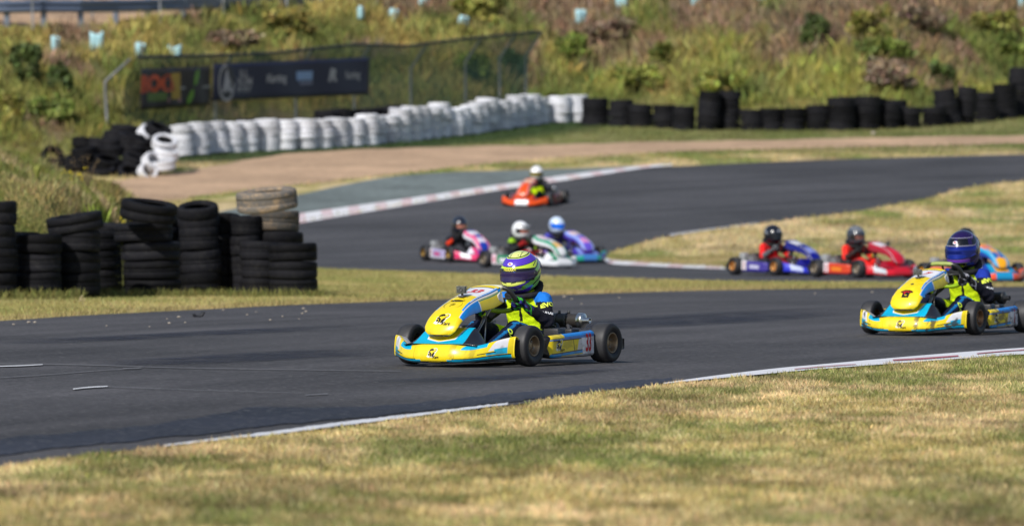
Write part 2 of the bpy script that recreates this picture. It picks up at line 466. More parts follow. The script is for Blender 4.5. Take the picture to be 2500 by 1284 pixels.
# sealed strip beside the near edge
SA = [(-300, 1125), (0, 1078), (300, 1050), (520, 1018), (640, 998), (820, 1001), (1000, 990), (1200, 968), (1400, 948), (1640, 926)]
SB = [(-300, 1165), (0, 1118), (300, 1083), (520, 1062), (640, 1045), (820, 1030), (1000, 1012), (1200, 990), (1400, 966), (1640, 938)]
ribbon('road_seam', line(SA), line(SB), .0125, tar, m=6, jag=.25)
def stain_mat(name, base, strength):
    m, nt, b = nmat(name)
    at = N(nt, 'ShaderNodeAttribute', attribute_name='paint'); sx = N(nt, 'ShaderNodeSeparateColor'); nt.links.new(at.outputs['Color'], sx.inputs[0])
    def hump(o):
        a = N(nt, 'ShaderNodeMath', operation='SUBTRACT'); a.inputs[0].default_value = 1; nt.links.new(o, a.inputs[1])
        c = N(nt, 'ShaderNodeMath', operation='MULTIPLY'); nt.links.new(o, c.inputs[0]); nt.links.new(a.outputs[0], c.inputs[1])
        d = N(nt, 'ShaderNodeMath', operation='MULTIPLY'); d.use_clamp = True; nt.links.new(c.outputs[0], d.inputs[0]); d.inputs[1].default_value = 5.; return d.outputs[0]
    tc = N(nt, 'ShaderNodeTexCoord'); nz = N(nt, 'ShaderNodeTexNoise', Scale=2.2, Detail=6., Roughness=.65); nt.links.new(tc.outputs['Object'], nz.inputs['Vector'])
    mr = N(nt, 'ShaderNodeMapRange'); mr.inputs['From Min'].default_value = .3; mr.inputs['From Max'].default_value = .62; mr.inputs['To Max'].default_value = strength; nt.links.new(nz.outputs['Fac'], mr.inputs['Value'])
    m1 = N(nt, 'ShaderNodeMath', operation='MULTIPLY'); nt.links.new(hump(sx.outputs[1]), m1.inputs[0]); nt.links.new(hump(sx.outputs[2]), m1.inputs[1])
    m2 = N(nt, 'ShaderNodeMath', operation='MULTIPLY'); nt.links.new(m1.outputs[0], m2.inputs[0]); nt.links.new(mr.outputs[0], m2.inputs[1])
    nt.links.new(m2.outputs[0], b.inputs['Alpha']); b.inputs['Base Color'].default_value = (*base, 1); b.inputs['Roughness'].default_value = .7; b.inputs['Specular IOR Level'].default_value = .3
    return m
stain = stain_mat('rubbered_asphalt_stain', (.028, .03, .046), .75)
for p, q in (([(220, 900), (420, 896), (620, 888), (780, 880), (960, 872)], [(220, 884), (420, 874), (620, 862), (780, 856), (960, 860)]),
             ([(900, 838), (1250, 815), (1560, 806), (1900, 790), (2120, 772)], [(900, 826), (1250, 802), (1560, 774), (1900, 756), (2120, 752)]),
             ([(-40, 850), (250, 838), (560, 822), (880, 806)], [(-40, 832), (250, 822), (560, 806), (880, 795)]),
             ([(880, 940), (1100, 938), (1300, 928), (1520, 908)], [(880, 930), (1100, 924), (1300, 914), (1520, 900)])):
    ribbon('road_stain', line(p, 80), line(q, 80), .0125, stain, n=80, m=9)
# white edge line and worn scratches of paint
wl = line([(400, 1098), (450, 1091), (650, 1070), (830, 1047), (1040, 1020), (1240, 994)], 200)
wl2 = line([(400, 1094), (450, 1087), (650, 1062), (830, 1038), (1040, 1013), (1240, 989)], 200)
ribbon('road_marking', wl, wl2, .0165, white_m, m=4, jag=.08)
for p, q in (([(178, 957), (215, 953), (262, 950)], [(178, 954.5), (215, 950.5), (262, 948)]),
             ([(-20, 901), (50, 899), (104, 896)], [(-20, 899), (50, 897), (104, 894.6)]),
             ([(300, 905), (345, 904)], [(300, 903.8), (345, 903)]),
             ([(745, 971), (800, 968)], [(745, 970), (800, 966.6)]),
             ([(-20, 893.2), (200, 896), (420, 903), (660, 907), (980, 912)], [(-20, 892.4), (200, 895.2), (420, 902.3), (660, 906.4), (980, 911.5)]),
             ([(0, 928), (120, 920), (260, 909), (340, 905)], [(0, 927.3), (120, 919.3), (260, 908.4), (340, 904.4)]),
             ([(262, 950), (500, 959), (740, 966)], [(262, 949.4), (500, 958.6), (740, 965.6)])):
    ribbon('road_marking', line(p, 40), line(q, 40), .0165, worn_paint_mat('faint_paint', (.20, .20, .205), wear=1.) if p[0][0] not in (178, -20) or p[0][1] < 895 else white_m, n=40, m=3)
# kerb on the near right edge
kA = line([(1620, 944), (1750, 931), (1900, 917), (2000, 908), (2250, 889), (2500, 871), (2900, 846), (3600, 812)], 160)
kB = line([(1620, 942), (1750, 923.5), (1900, 905.5), (2000, 896.5), (2250, 874), (2500, 855), (2900, 831), (3600, 799)], 160)
ribbon('kerb', kA, kB, .02, kerb_m, m=5)
red_m = worn_paint_mat('worn_red_paint', (.42, .10, .13), wear=.8, base=(.6, .58, .6))
for p, q in (([(2180, 888.5), (2250, 885), (2340, 878)], [(2180, 885.5), (2250, 881.5), (2340, 875)]), ([(2385, 872), (2440, 867), (2520, 861)], [(2385, 870), (2440, 865), (2520, 859)]), ([(1940, 910), (2020, 903), (2090, 898)], [(1940, 908.6), (2020, 901.6), (2090, 896.8)])):
    ribbon('kerb_marking', line(p, 40), line(q, 40), .0245, red_m, n=40, m=3)


# back track: outer and inner edge of the loop (survey pairs)
OUT = [(3400, 364), (2500, 378), (2000, 392), (1700, 405), (1560, 414), (1380, 442), (1225, 465), (1000, 502), (730, 547), (640, 580), (600, 615), (650, 645), (780, 657), (1100, 668), (1300, 675), (1500, 681), (1760, 688), (2100, 691), (2500, 693), (3400, 697)]
INN = [(3400, 398), (2500, 443), (2250, 488), (2100, 515), (1980, 531), (1850, 547), (1740, 562), (1640, 577), (1560, 595), (1505, 612), (1482, 626), (1482, 636), (1500, 642), (1560, 646), (1640, 651), (1755, 657), (1900, 661), (2100, 664), (2500, 666), (3400, 670)]
out_l = catmull([gp(*p) for p in OUT], np.linspace(0, 1, 260)); inn_l = catmull([gp(*p) for p in INN], np.linspace(0, 1, 260))
ribbon('back_road', out_l, inn_l, .008, asph2, m=60)
# run-off, gravel bed
ribbon('runoff', line([(1590, 412), (1400, 437), (1225, 461), (1000, 497), (730, 541), (480, 590)], 120), line([(1640, 403), (1450, 410), (1250, 417), (1100, 421), (964, 431), (850, 450), (725, 477), (430, 540)], 120), .004, runoff_m, m=20)
GT = [(-500, 480), (160, 452), (450, 418), (700, 377), (1000, 362), (1400, 352), (1700, 345), (2100, 338), (2500, 332), (3400, 322)]
GB = [(-500, 560), (100, 520), (330, 500), (560, 470), (950, 428), (1220, 398), (1500, 378), (1900, 364), (2500, 352), (3400, 336)]
ribbon('gravel_trap', line(GT, 200, gpf), line(GB, 200, gpf), .004, gravel_m, m=24, jag=.5)
# kerbs of the back track
k1 = line([(1640, 407), (1560, 414.5), (1380, 443), (1225, 466), (1000, 503), (730, 548), (660, 566)], 160)
k2 = line([(1640, 402), (1560, 408), (1380, 430), (1225, 452), (1000, 486), (730, 524), (660, 541)], 160)
ribbon('back_road_kerb', k1, k2, .02, kerb2_m, m=4)
k1 = line([(1476, 640), (1500, 648), (1560, 651), (1640, 655), (1765, 660)], 60)
k2 = line([(1476, 631), (1500, 637), (1560, 641), (1640, 646), (1765, 652)], 60)
ribbon('infield_kerb', k1, k2, .02, kerb2_m, m=4)
ribbon('road_marking', line([(1765, 659), (1900, 662.5), (2300, 667)], 60), line([(1765, 656), (1900, 660), (2300, 665)], 60), .0165, white_m, n=60, m=3)
ribbon('road_marking', line([(1636, 577), (1740, 562), (1850, 547)], 60), line([(1636, 574), (1740, 560), (1850, 545.5)], 60), .0165, white_m, n=60, m=3)
# pale service track on the hillside behind the guard rail
ribbon('hillside_path', line([(-500, 82), (0, 64), (150, 62), (300, 52), (450, 38), (600, 22), (760, 10), (1000, -8)], 100),
       line([(-500, 20), (0, 2), (150, 0), (300, -6), (450, -12), (600, -20), (760, -26), (1000, -34)], 100), .02, gravel_m, m=14)
# ------------------------------------------------------------------ colours of bodywork
K = s2l(18, 18, 22); W_ = s2l(232, 232, 238); YEL = np.array([.86, .66, .008]); CY = np.array([.0, .42, .68]); BL = np.array([.0, .15, .62])
RED = s2l(205, 30, 40)

def text_mesh(body, size=1., bold=0., shear=0., sx=1.):
    """flat lettering, centred: verts (n,2), faces"""
    cu = bpy.data.curves.new('lettering', 'FONT'); cu.body = body; cu.size = size; cu.offset = bold
    cu.shear = shear; cu.align_x = 'CENTER'; cu.align_y = 'CENTER'; cu.resolution_u = 3; cu.fill_mode = 'FRONT'
    o = bpy.data.objects.new('lettering', cu); COL.objects.link(o)
    bpy.context.view_layer.update()
    dg = bpy.context.evaluated_depsgraph_get()
    me = o.evaluated_get(dg).to_mesh()
    V = np.array([v.co[:2] for v in me.vertices]); F = [tuple(p.vertices) for p in me.polygons]
    o.evaluated_get(dg).to_mesh_clear()
    bpy.data.objects.remove(o); bpy.data.curves.remove(cu)
    V[:, 0] *= sx
    return V, F

def disc(cx, cy, rx, ry, n=24, rot=0):
    t = np.linspace(0, 2 * np.pi, n, endpoint=False); x = rx * np.cos(t); y = ry * np.sin(t)
    V = np.stack([cx + x * np.cos(rot) - y * np.sin(rot), cy + x * np.sin(rot) + y * np.cos(rot)], -1)
    return V, [tuple(range(n))]
def poly(pts): return np.array(pts, float), [tuple(range(len(pts)))]
def arc(cx, cy, r0, r1, a0, a1, n=14):
    t = np.radians(np.linspace(a0, a1, n)); k = np.linspace(0, 1, n); w = np.sin(np.pi * k) * .85 + .15
    ro = r1; ri = r1 - (r1 - r0) * w
    A = np.stack([cx + ro * np.cos(t), cy + ro * np.sin(t)], -1); B = np.stack([cx + ri * np.cos(t), cy + ri * np.sin(t)], -1)
    return np.concatenate([A, B]), [(i, i + 1, n + i + 1, n + i) for i in range(n - 1)]

FLIP_NOSE = True
class Decal:
    """flat shapes laid on a bodywork surface: fn(a,b) -> point, normal"""
    def __init__(s, fn): s.fn = fn; s.mb = MB()
    def add(s, VF, col, off=.0012, at=(0, 0), sc=1.):
        V, F = VF
        P = []
        for a, b in V:
            p, n = s.fn(at[0] + a * sc, at[1] + b * sc); P.append(Vector(p) + Vector(n) * off)
        # orient faces along the normal
        f = F[0]; p, n = s.fn(at[0] + V[f[0]][0] * sc, at[1] + V[f[0]][1] * sc)
        e = (P[f[1]] - P[f[0]]).cross(P[f[2]] - P[f[0]])
        if e.dot(Vector(n)) < 0: F = [tuple(reversed(q)) for q in F]
        s.mb.add(P, F, col)
    def build(s, name, parent, mat=None): return s.mb.build(name, mat or M['print'], parent, smooth=False)

def emblem(d, at, sc, text=True):
    """round-bodied black and yellow emblem with a pale outline"""
    d.add(poly([(-.95, -.55), (-.7, -.2), (-.75, .25), (-.35, .7), (.2, .85), (.45, 1.), (.9, .85), (.95, .45), (.7, .1), (.55, -.25), (.5, -.55), (.1, -.72), (-.2, -.62), (-.5, -.75)]), (.88, .86, .70), .0010, at, sc)
    d.add(arc(-.02, .33, .12, .5, 10, 190), K, .0022, at, sc)
    d.add(disc(.52, .58, .27, .3, 20), K, .0022, at, sc); d.add(disc(.52, .58, .22, .25, 20), YEL * .9 + .05, .0032, at, sc)
    d.add(poly([(-.3, .3), (.1, .45), (.25, .3), (.05, -.1), (-.05, -.3), (-.32, .05)]), YEL, .0022, at, sc)
    d.add(arc(-.45, -.18, .15, .42, -80, 130), K, .0032, at, sc); d.add(disc(-.5, -.2, .13, .17, 14), K, .0034, at, sc)
    d.add(poly([(.0, -.62), (.08, -.15), (.3, .12), (.52, .2), (.45, -.2), (.25, -.45)]), K, .0034, at, sc)
    if text: d.add(text_mesh('Kart', .62, .012, .25), K, .0036, (at[0] + .72 * sc, at[1] - .62 * sc), sc)

# ------------------------------------------------------------------ bodywork surfaces (kart frame: x forward, y left, z up; origin under the front axle)
NP = [(.418, .205), (.412, .24), (.39, .285), (.345, .338), (.28, .383), (.205, .42), (.12, .452), (.03, .477), (-.06, .497), (-.14, .518), (-.2, .537), (-.232, .532), (-.252, .50)]
_ns = resample(catmull(NP, np.linspace(0, 1, 400)), 400)
NLEN = float(np.linalg.norm(np.diff(_ns, axis=0), axis=1).sum())
def nose_c(t):
    t = np.clip(t, 0, 1) * 399; i = np.minimum(t.astype(int), 398); f = (t - i)[..., None]
    return _ns[i] * (1 - f) + _ns[i + 1] * f
NWID = [(0, .045), (.02, .075), (.05, .096), (.10, .109), (.18, .113), (.30, .107), (.45, .098), (.6, .099), (.75, .108), (.9, .115), (1, .10)]
def nose_pt(t, v):
    t = np.asarray(t, float); v = np.asarray(v, float)
    c = nose_c(t); d = nose_c(np.clip(t + .01, 0, 1)) - nose_c(np.clip(t - .01, 0, 1)); d /= np.linalg.norm(d, axis=-1, keepdims=True)
    n = np.stack([-d[..., 1], d[..., 0]], -1) * -1
    n = np.where(n[..., 1:2] < 0, -n, n); n = np.where((np.abs(n[..., 1:2]) < .25) & (n[..., :1] < 0) & (t[..., None] < .5), -n, n)
    w = np.interp(t, *zip(*NWID)); q = np.abs(v)
    a = np.clip(q / .68, 0, 1); k = np.clip((q - .68) / .32, 0, 1)
    fl = np.interp(t, [0, .12, .3, .5, .75, .95, 1], [.012, .02, .05, .085, .105, .1, .07])
    y = w * a + .022 * np.sin(k * np.pi / 2); drop = .016 * a ** 2.4 + fl * k ** 1.15
    return np.stack([c[..., 0] - n[..., 0] * drop, np.sign(v) * y, c[..., 1] - n[..., 1] * drop], -1)
def surf_fn(fn):
    def g(a, b):
        p = fn(np.array(a), np.array(b)); e = 1e-3
        da = fn(np.array(a + e), np.array(b)) - fn(np.array(a - e), np.array(b)); db = fn(np.array(a), np.array(b + e)) - fn(np.array(a), np.array(b - e))
        n = np.cross(da, db); n /= (np.linalg.norm(n) + 1e-12)
        return p, n
    return g
def nose_map(t0):
    """metres across (to the kart's left) and up the panel, starting at t0"""
    f = surf_fn(nose_pt)
    def g(a, b):
        t = t0 + b / NLEN; w = float(np.interp(t, *zip(*NWID)))
        p, n = f(t, a / w * .68)
        if n[0] * .6 + n[2] < 0: n = -n
        return p, n
    return g

def zb_(y): return .026 + .03 * ss(.15, .47, np.abs(y))
def zt_(y): return .150 - .010 * ss(.1, .24, np.abs(y)) + .062 * ss(.24, .48, np.abs(y))
def xf_(y): return .47 - .265 * (np.clip((np.abs(y) - .12) / .35, 0, 1)) ** 1.7
BS = [(-.03, .0), (-.004, .10), (.004, .3), (.0, .52), (-.014, .78), (-.03, .93), (-.055, 1.), (-.10, .97), (-.14, .90)]
_bs = resample(catmull(np.array(BS) * [1, .12], np.linspace(0, 1, 200)), 200) / [1, .12]
def bump_pt(s, u):
    s = np.asarray(s, float); u = np.asarray(u, float)
    y = s * .475; i = np.clip(u, 0, 1) * 199
    ox = np.interp(i, np.arange(200), _bs[:, 0]); oz = np.interp(i, np.arange(200), _bs[:, 1])
    zb, zt = zb_(y), zt_(y); tip = ss(.42, .475, np.abs(y))
    ox = ox * (1 - .55 * tip)
    return np.stack([xf_(y) + ox, y, zb + (zt - zb) * oz], -1)
def bump_map(s0, u0):
    f = surf_fn(bump_pt)
    def g(a, b):
        p, n = f(s0 + a / .475, u0 + b / .27)
        if n[0] + .3 * n[2] < 0: n = -n
        return p, n
    return g
def hump_pt(s, u):
    """u 0 at the bumper, 1 at the top edge; s across"""
    s = np.asarray(s, float); u = np.asarray(u, float); q = np.abs(s)
    hw = .285 - .03 * u
    y = s * hw
    side = np.clip((q - .68) / .32, 0, 1)
    top = .148 + .108 * ss(-.15, 1.05, u) ; x = .425 - .20 * u - .035 * q ** 2
    z = top - side ** 1.2 * (.012 + .11 * u)
    z = np.where(u > .96, z - .006, z)
    return np.stack([x, y, z], -1)
def pod_pt(u, v, sg):
    """u 0 front..1 rear; v 0..1 round the section from the inner top over the outside to the inner bottom"""
    u = np.asarray(u, float); v = np.asarray(v, float)
    k = np.clip(1 - u / .13, 0, 1)
    yo = .502 - .075 * k ** 2 - .012 * ss(.8, 1, u); zt = .196 + .028 * u - .016 * k ** 2; zb = .040 + .030 * k ** 2 + .008 * u
    r = .02
    P = [(.35, -.055, 1), (0 - r * 1.4, 0, 1), (-.006, -.010, 1), (0, -r, 1), (0.0, -.5, 0), (0, r, -1), (-.008, .008, -1), (-r * 1.4, 0, -1), (.35, .01, -1)]
    knots = np.array([0, .22, .26, .30, .5, .70, .74, .78, 1.])
    ys = []; zs = []
    for a, b, c in P:
        ys.append(np.full_like(u, a) if a == .35 else yo + a)
        zs.append(zt + b if c == 1 else (zb + b if c == -1 else (zt + zb) / 2))
    ys = np.array(ys); zs = np.array(zs)
    i = np.clip(np.searchsorted(knots, v, side='right') - 1, 0, 7); f = (v - knots[i]) / (knots[i + 1] - knots[i])
    sh = u.shape; ii = i.ravel(); n = np.arange(ii.size); ysr = ys.reshape(9, -1); zsr = zs.reshape(9, -1); f = f.ravel()
    y = ysr[ii, n] * (1 - f) + ysr[ii + 1, n] * f; z = zsr[ii, n] * (1 - f) + zsr[ii + 1, n] * f
    return np.stack([-.188 - .645 * u, sg * y.reshape(sh), z.reshape(sh)], -1)
def pod_map(u0, sg):
    f = surf_fn(lambda u, v: pod_pt(u, v, sg))
    def g(a, b):   # a to the reader's right, b up, around the middle of the outer face
        p, n = f(u0 + (a if sg > 0 else -a) / .645, .5 - b / .135 * .4)
        if n[1] * sg < 0: n = -n
        return p, n
    return g

def surface(name, fn, U, Vv, colfn, mat, parent, thick=.005, flip=False):
    uu, vv = np.meshgrid(U, Vv, indexing='ij')
    P = fn(uu, vv).reshape(-1, 3); c = colfn(uu.ravel(), vv.ravel(), P)
    nu, nv = uu.shape; I = np.arange(nu * nv).reshape(nu, nv)
    q = np.stack([I[:-1, :-1], I[1:, :-1], I[1:, 1:], I[:-1, 1:]], -1).reshape(-1, 4)
    if flip: q = q[:, ::-1]
    me = fast_mesh(name, P, 4, q.reshape(-1), c, smooth=True)
    o = link(name, me, mat, parent)
    if thick:
        s = o.modifiers.new('shell', 'SOLIDIFY'); s.thickness = thick; s.offset = -1
    return o

def put(c, mask, col): c[mask] = col
def paint_nose(P_):
    def f(t, v, P):
        q = np.abs(v); c = np.tile(P_['nose'], (len(t), 1))
        if P_.get('full'):
            put(c, (t > .20) & (t < .9) & (q > .70) & (q < .74), W_); put(c, (t > .2) & (t < .56) & (q > .74), P_['edge'])
            put(c, (t > .30) & (t < .88) & (q > .56 + .1 * (.88 - t)) & (q < .70), P_['edge'])
            put(c, (t > .46) & (t < .88) & (q > .585 + .1 * (.88 - t)) & (q < .615 + .1 * (.88 - t)), W_ * .9)
            put(c, (t > .42) & (t < .92) & (q > .665) & (q < .70), K)
            put(c, (q > .74) & (t > .9) & (q > .86), W_ * .8); put(c, (q > .7) & (t > .86) & (q < .84) & (t < .92), P_['edge'])
            put(c, (q > .755) & (q < .775) & (t > .56) & (t < .9), s2l(20, 140, 130))
            put(c, (q > .765) & (t > .56) & (t < .575), W_)
            put(c, (t > .60) & (t < .855) & (q < .57), W_); put(c, (t > .855) & (t < .868) & (q < .56), K); put(c, (t > .605) & (t < .62) & (q < .5), W_)
            put(c, (t < .012), K)
        else:
            put(c, (q > .5 - .35 * t + .2 * (t > .6)) & (t < .95), P_['edge']); put(c, (q > .82), P_['edge2'])
            put(c, (t > .60) & (t < .86) & (q < .55), P_['plate'])
            put(c, (t > .22) & (t < .42) & (q < .42) & (q > .05), P_['patch'])
            put(c, (np.abs(q - .6) < .03) & (t < .9), W_ * .8)
        return c
    return f
def paint_bump(P_):
    def f(s, u, P):
        q = np.abs(s); c = np.tile(P_['bump'], (len(s), 1))
        if P_.get('full'):
            put(c, (u < .16) & (q > .22), CY); put(c, (u < .10) & (q < .24) & (q > .1), K); put(c, (u > .16) & (u < .185) & (q > .3), K)
            a = u - .16 - (q - .75) * 1.6
            put(c, (q > .74) & (q < .93) & (u > .3) & (u < .62) & (q - .74 > (u - .3) * .22), W_ * .85); put(c, (q > .72) & (q < .9) & (u > .20) & (u < .25), CY); put(c, (q > .8) & (q < .93) & (u > .19) & (u < .33), CY); put(c, (q > .62) & (q < .82) & (u > .245) & (u < .275), K)
            put(c, (q > .42 + .25 * (u - .5)) & (q < .72) & (u > .44) & (u < .66), CY); put(c, (q > .42) & (q < .74) & (u > .66) & (u < .685), K)
            put(c, (q > .50) & (q < .93) & (u > .72), W_ * .9); put(c, (q > .36) & (q < .60) & (u > .76), CY)
            put(c, (np.abs(q - .335) < .004) & (u > .15) & (u < .6), YEL * .45); put(c, (np.abs(q - .985) < .02), YEL)
            put(c, u < .03, K)
        else:
            put(c, (q < .28) & (u < .62), P_['mid']); put(c, (q > .55) & (q < .85) & (u > .2) & (u < .6), P_['wing']); put(c, (u < .1), P_['edge2']); put(c, (q > .3) & (q < .5) & (u > .5), P_['edge'])
        if P_.get('dirt'):
            d = ss(.56, .7, fbm(P[:, 1] * 22 + 4, P[:, 2] * 22 + P[:, 0] * 9, 4)) * ss(.12, .35, np.abs(s))
            c = c + (np.array([.045, .03, .02]) - c) * (d * .85 * P_['dirt'])[:, None]
        return c
    return f
def paint_hump(P_):
    def f(s, u, P):
        q = np.abs(s); c = np.tile(P_['hump'], (len(s), 1))
        if P_.get('full'):
            lo = .34 + .2 * u
            put(c, (q > lo - .035) & (q < .66), W_); put(c, (q > lo) & (q < .69), CY); put(c, (u < .10 + .42 * q) & (q < .66), CY)
            put(c, (u > .10 + .42 * q) & (u < .15 + .42 * q) & (q < lo - .03), W_); put(c, q > .69, s2l(34, 36, 44))
        else:
            put(c, (q > .35) & (q < .69), P_['edge']); put(c, q > .69, P_['edge2'])
        return c
    return f
def paint_pod(P_):
    def f(u, v, P):
        c = np.tile(P_['pod'], (len(u), 1)); h = (.7 - v) / .4    # 0 bottom .. 1 top of the outer face
        if P_.get('full'):
            put(c, (h > .86), BL * .9 + CY * .2); put(c, (h > .80) & (h < .86) & (u > .12), K); put(c, (h > .93) & (u < .35), YEL)
            put(c, (u > .58) & (u < .72) & (h > .22) & (h < .8) & (u - .62 > (h - .22) * .06), W_ * .75)
            lo = .03 + .22 * u
            put(c, (h < lo + .07) & (u > .1), K); put(c, (h < lo + .02) & (u > .08), CY * .5 + BL * .5); put(c, (h < lo - .12) & (u > .30), YEL * .8); put(c, (h < lo - .17), W_ * .7)
            put(c, (np.abs(u - (.57 - .04 * h)) < .006) & (h > .2) & (h < .8), K)
            put(c, (u > .70 + .035 * (1 - h)) & (h > .02) & (h < .86) & (h > -1), W_)
            put(c, (u < .055 + .05 * np.abs(h - .45)), K * .7)
        else:
            put(c, (u > .78) & (h > .02), P_['plate']); put(c, (u > .3) & (u < .66) & (h > .3) & (h < .75), P_['pod2']); put(c, h < .1, P_['edge2'])
        put(c, v > .74, K)
        if P_.get('dirt'):
            d = ss(.5, .66, fbm(P[:, 0] * 16 + 9, P[:, 2] * 24, 4))
            c = c + (np.array([.05, .035, .025]) - c) * (d * .75 * P_['dirt'])[:, None]
        return c
    return f

def tyre_prof(R0, w, Ri):
    h = w / 2
    return [(Ri, -h * .72), (Ri + .010, -h * .86), (R0 * .74, -h * .99), (R0 * .86, -h * .98), (R0 * .945, -h * .86), (R0 * .985, -h * .66), (R0, -h * .35), (R0 * 1.002, 0),
            (R0, h * .35), (R0 * .985, h * .66), (R0 * .945, h * .86), (R0 * .86, h * .98), (R0 * .74, h * .99), (Ri + .010, h * .86), (Ri, h * .72)]
_wm = {}
def wheel_meshes(R0, w, rimcol, hub):
    key = (R0, w, tuple(rimcol))
    if key in _wm: return _wm[key]
    RY = Matrix.Rotation(-math.pi / 2, 4, 'X')     # lathe axis z -> +y (outwards)
    mb = MB(); Ri = .068
    p = tyre_prof(R0, w, Ri); cols = [(.013, .013, .016) if not 5 <= i <= 9 else (.038, .038, .041) for i in range(len(p))]
    mb.lathe(p, 56, RY, cols=cols)
    tm = mb.mesh('wheel')
    mb = MB(); h = w / 2
    rp = [(Ri + .004, h * .80), (Ri + .001, h * .86), (Ri - .004, h * .84), (Ri - .008, h * .70), (Ri - .012, h * .35), (.048, h * .12), (.040, h * .02), (.036, h * .05), (.034, h * .30), (.026, h * .36), (.018, h * .42), (.006, h * .42), (.0005, h * .42)]
    mb.lathe(rp, 32, RY, rimcol)
    mb.lathe([(Ri - .004, -h * .84), (Ri - .006, h * .5)], 32, RY, rimcol)
    for k in range(3):     # bolts
        a = 2 * math.pi * k / 3 + .4
        mb.tube([(.030 * math.cos(a), h * .2, .030 * math.sin(a)), (.030 * math.cos(a), h * .48, .030 * math.sin(a))], .005, 6, (.5, .5, .5))
    for k in range(6):     # dark vent slots in the web
        a = 2 * math.pi * k / 6
        mb.box((.044 * math.cos(a), h * .1, .044 * math.sin(a)), (.006, .003, .006), (.015, .014, .013))
    rm = mb.mesh('rim')
    _wm[key] = (tm, rm); return _wm[key]

M['tan_metal'] = paint_mat('wheel_metal', .42, 0, .5, metal=.75, noise=.15, nscale=40)

_kshared = {}
def shared(key, fn):
    if key not in _kshared: _kshared[key] = fn()
    return _kshared[key]

def kart_frame():
    mb = MB(); c = (.22, .22, .23)
    for s in (1, -1):
        mb.tube([(.34, s * .12, .055), (.12, s * .16, .05), (-.2, s * .20, .05), (-.55, s * .30, .05), (-.95, s * .27, .075), (-1.1, s * .25, .09)], .014, 10, c)
        mb.tube([(.0, s * .18, .05), (.0, s * .33, .10)], .013, 8, c)
        mb.tube([(-.22, s * .20, .05), (-.24, s * .36, .075), (-.35, s * .40, .085), (-.7, s * .40, .085), (-.78, s * .30, .07)], .01, 8, c)
        mb.tube([(.10, s * .18, .055), (.24, s * .22, .10), (.33, s * .18, .12)], .009, 8, (.55, .55, .56))
        mb.tube([(.02, s * .16, .055), (.14, s * .18, .165), (.17, s * .17, .175)], .006, 8, (.5, .5, .52))
    mb.tube([(.33, -.18, .12), (.345, 0, .12), (.33, .18, .12)], .009, 8, (.55, .55, .56))
    mb.tube([(.33, -.14, .06), (.345, 0, .06), (.33, .14, .06)], .012, 8, c)
    for x, w in ((-.28, .21), (-.6, .3), (-.98, .26)): mb.tube([(x, -w, .055), (x, w, .055)], .013, 10, c)
    mb.tube([(.05, -.06, .10), (-.03, .0, .20), (-.05, .06, .10)], .008, 8, c)
    return mb.mesh('frame')
def kart_hardware():
    mb = MB(); m = (.42, .42, .44)
    mb.tube([(0, -.39, .138), (0, .39, .138)], .008, 8, m)                                     # stub axle line
    for s in (1, -1):
        mb.box((0, s * .36, .138), (.022, .02, .035), m, bev=.004); mb.tube([(-.03, s * .34, .12), (-.05, s * .04, .10)], .006, 6, m)
        mb.tube([(.11, s * .13, .06), (.16, s * .13, .12), (.15, s * .13, .21)], .007, 8, m)   # pedals
        mb.tube([(.15, s * .09, .205), (.15, s * .17, .205)], .011, 8, (.25, .25, .25))
    mb.tube([(-.98, -.46, .137), (-.98, .46, .137)], .0145, 12, m)                             # rear axle
    mb.tube([(.02, .0, .10), (-.12, .0, .24), (-.32, .0, .42)], .009, 10, m)                   # steering column
    mb.tube([(-.10, -.05, .05), (-.2, -.01, .33)], .006, 6, m); mb.tube([(-.10, .05, .05), (-.2, .01, .33)], .006, 6, m)
    Ry = Matrix.Rotation(math.pi / 2, 4, 'X')
    mb.lathe([(.012, -.004), (.085, -.004), (.085, .004), (.012, .004)], 32, Matrix.Translation((-.98, .17, .137)) @ Ry, (.3, .3, .3))
    mb.lathe([(.012, -.004), (.095, -.004), (.095, .004), (.012, .004)], 40, Matrix.Translation((-.98, -.27, .137)) @ Ry, (.32, .26, .1))
    return mb.mesh('hardware')
def kart_seat():
    prof = [(-.42, .14), (-.50, .075), (-.60, .055), (-.72, .055), (-.84, .075), (-.92, .14), (-.945, .21), (-.955, .265)]
    wid = [.13, .155, .165, .17, .175, .18, .18, .13]; side = [.03, .10, .14, .17, .16, .12, .08, .02]
    V = []; nv = 15
    n = 40; c = catmull(prof, np.linspace(0, 1, n)); w = np.interp(np.linspace(0, 1, n), np.linspace(0, 1, 8), wid); sd = np.interp(np.linspace(0, 1, n), np.linspace(0, 1, 8), side)
    for i in range(n):
        d = c[min(i + 1, n - 1)] - c[max(i - 1, 0)]; d /= np.linalg.norm(d); nn = np.array([d[1], -d[0]]); nn = -nn if nn[0] < -.5 and nn[1] < 0 else nn
        if nn[1] < 0 and abs(nn[0]) < .9: nn = -nn
        for j in range(nv):
            q = -1 + 2 * j / (nv - 1); a = min(abs(q) / .7, 1); k = max(0, (abs(q) - .6) / .4)
            y = math.copysign(w[i] * (a ** .9), q); up = sd[i] * k ** 1.4
            V.append((c[i][0] + up * max(nn[0], 0) * .7 + up * .25, y, c[i][1] + up * max(nn[1], .35)))
    me = pymesh('seat', V, grid_faces(n, nv), np.tile([.02, .02, .022], (len(V), 1)))
    return me
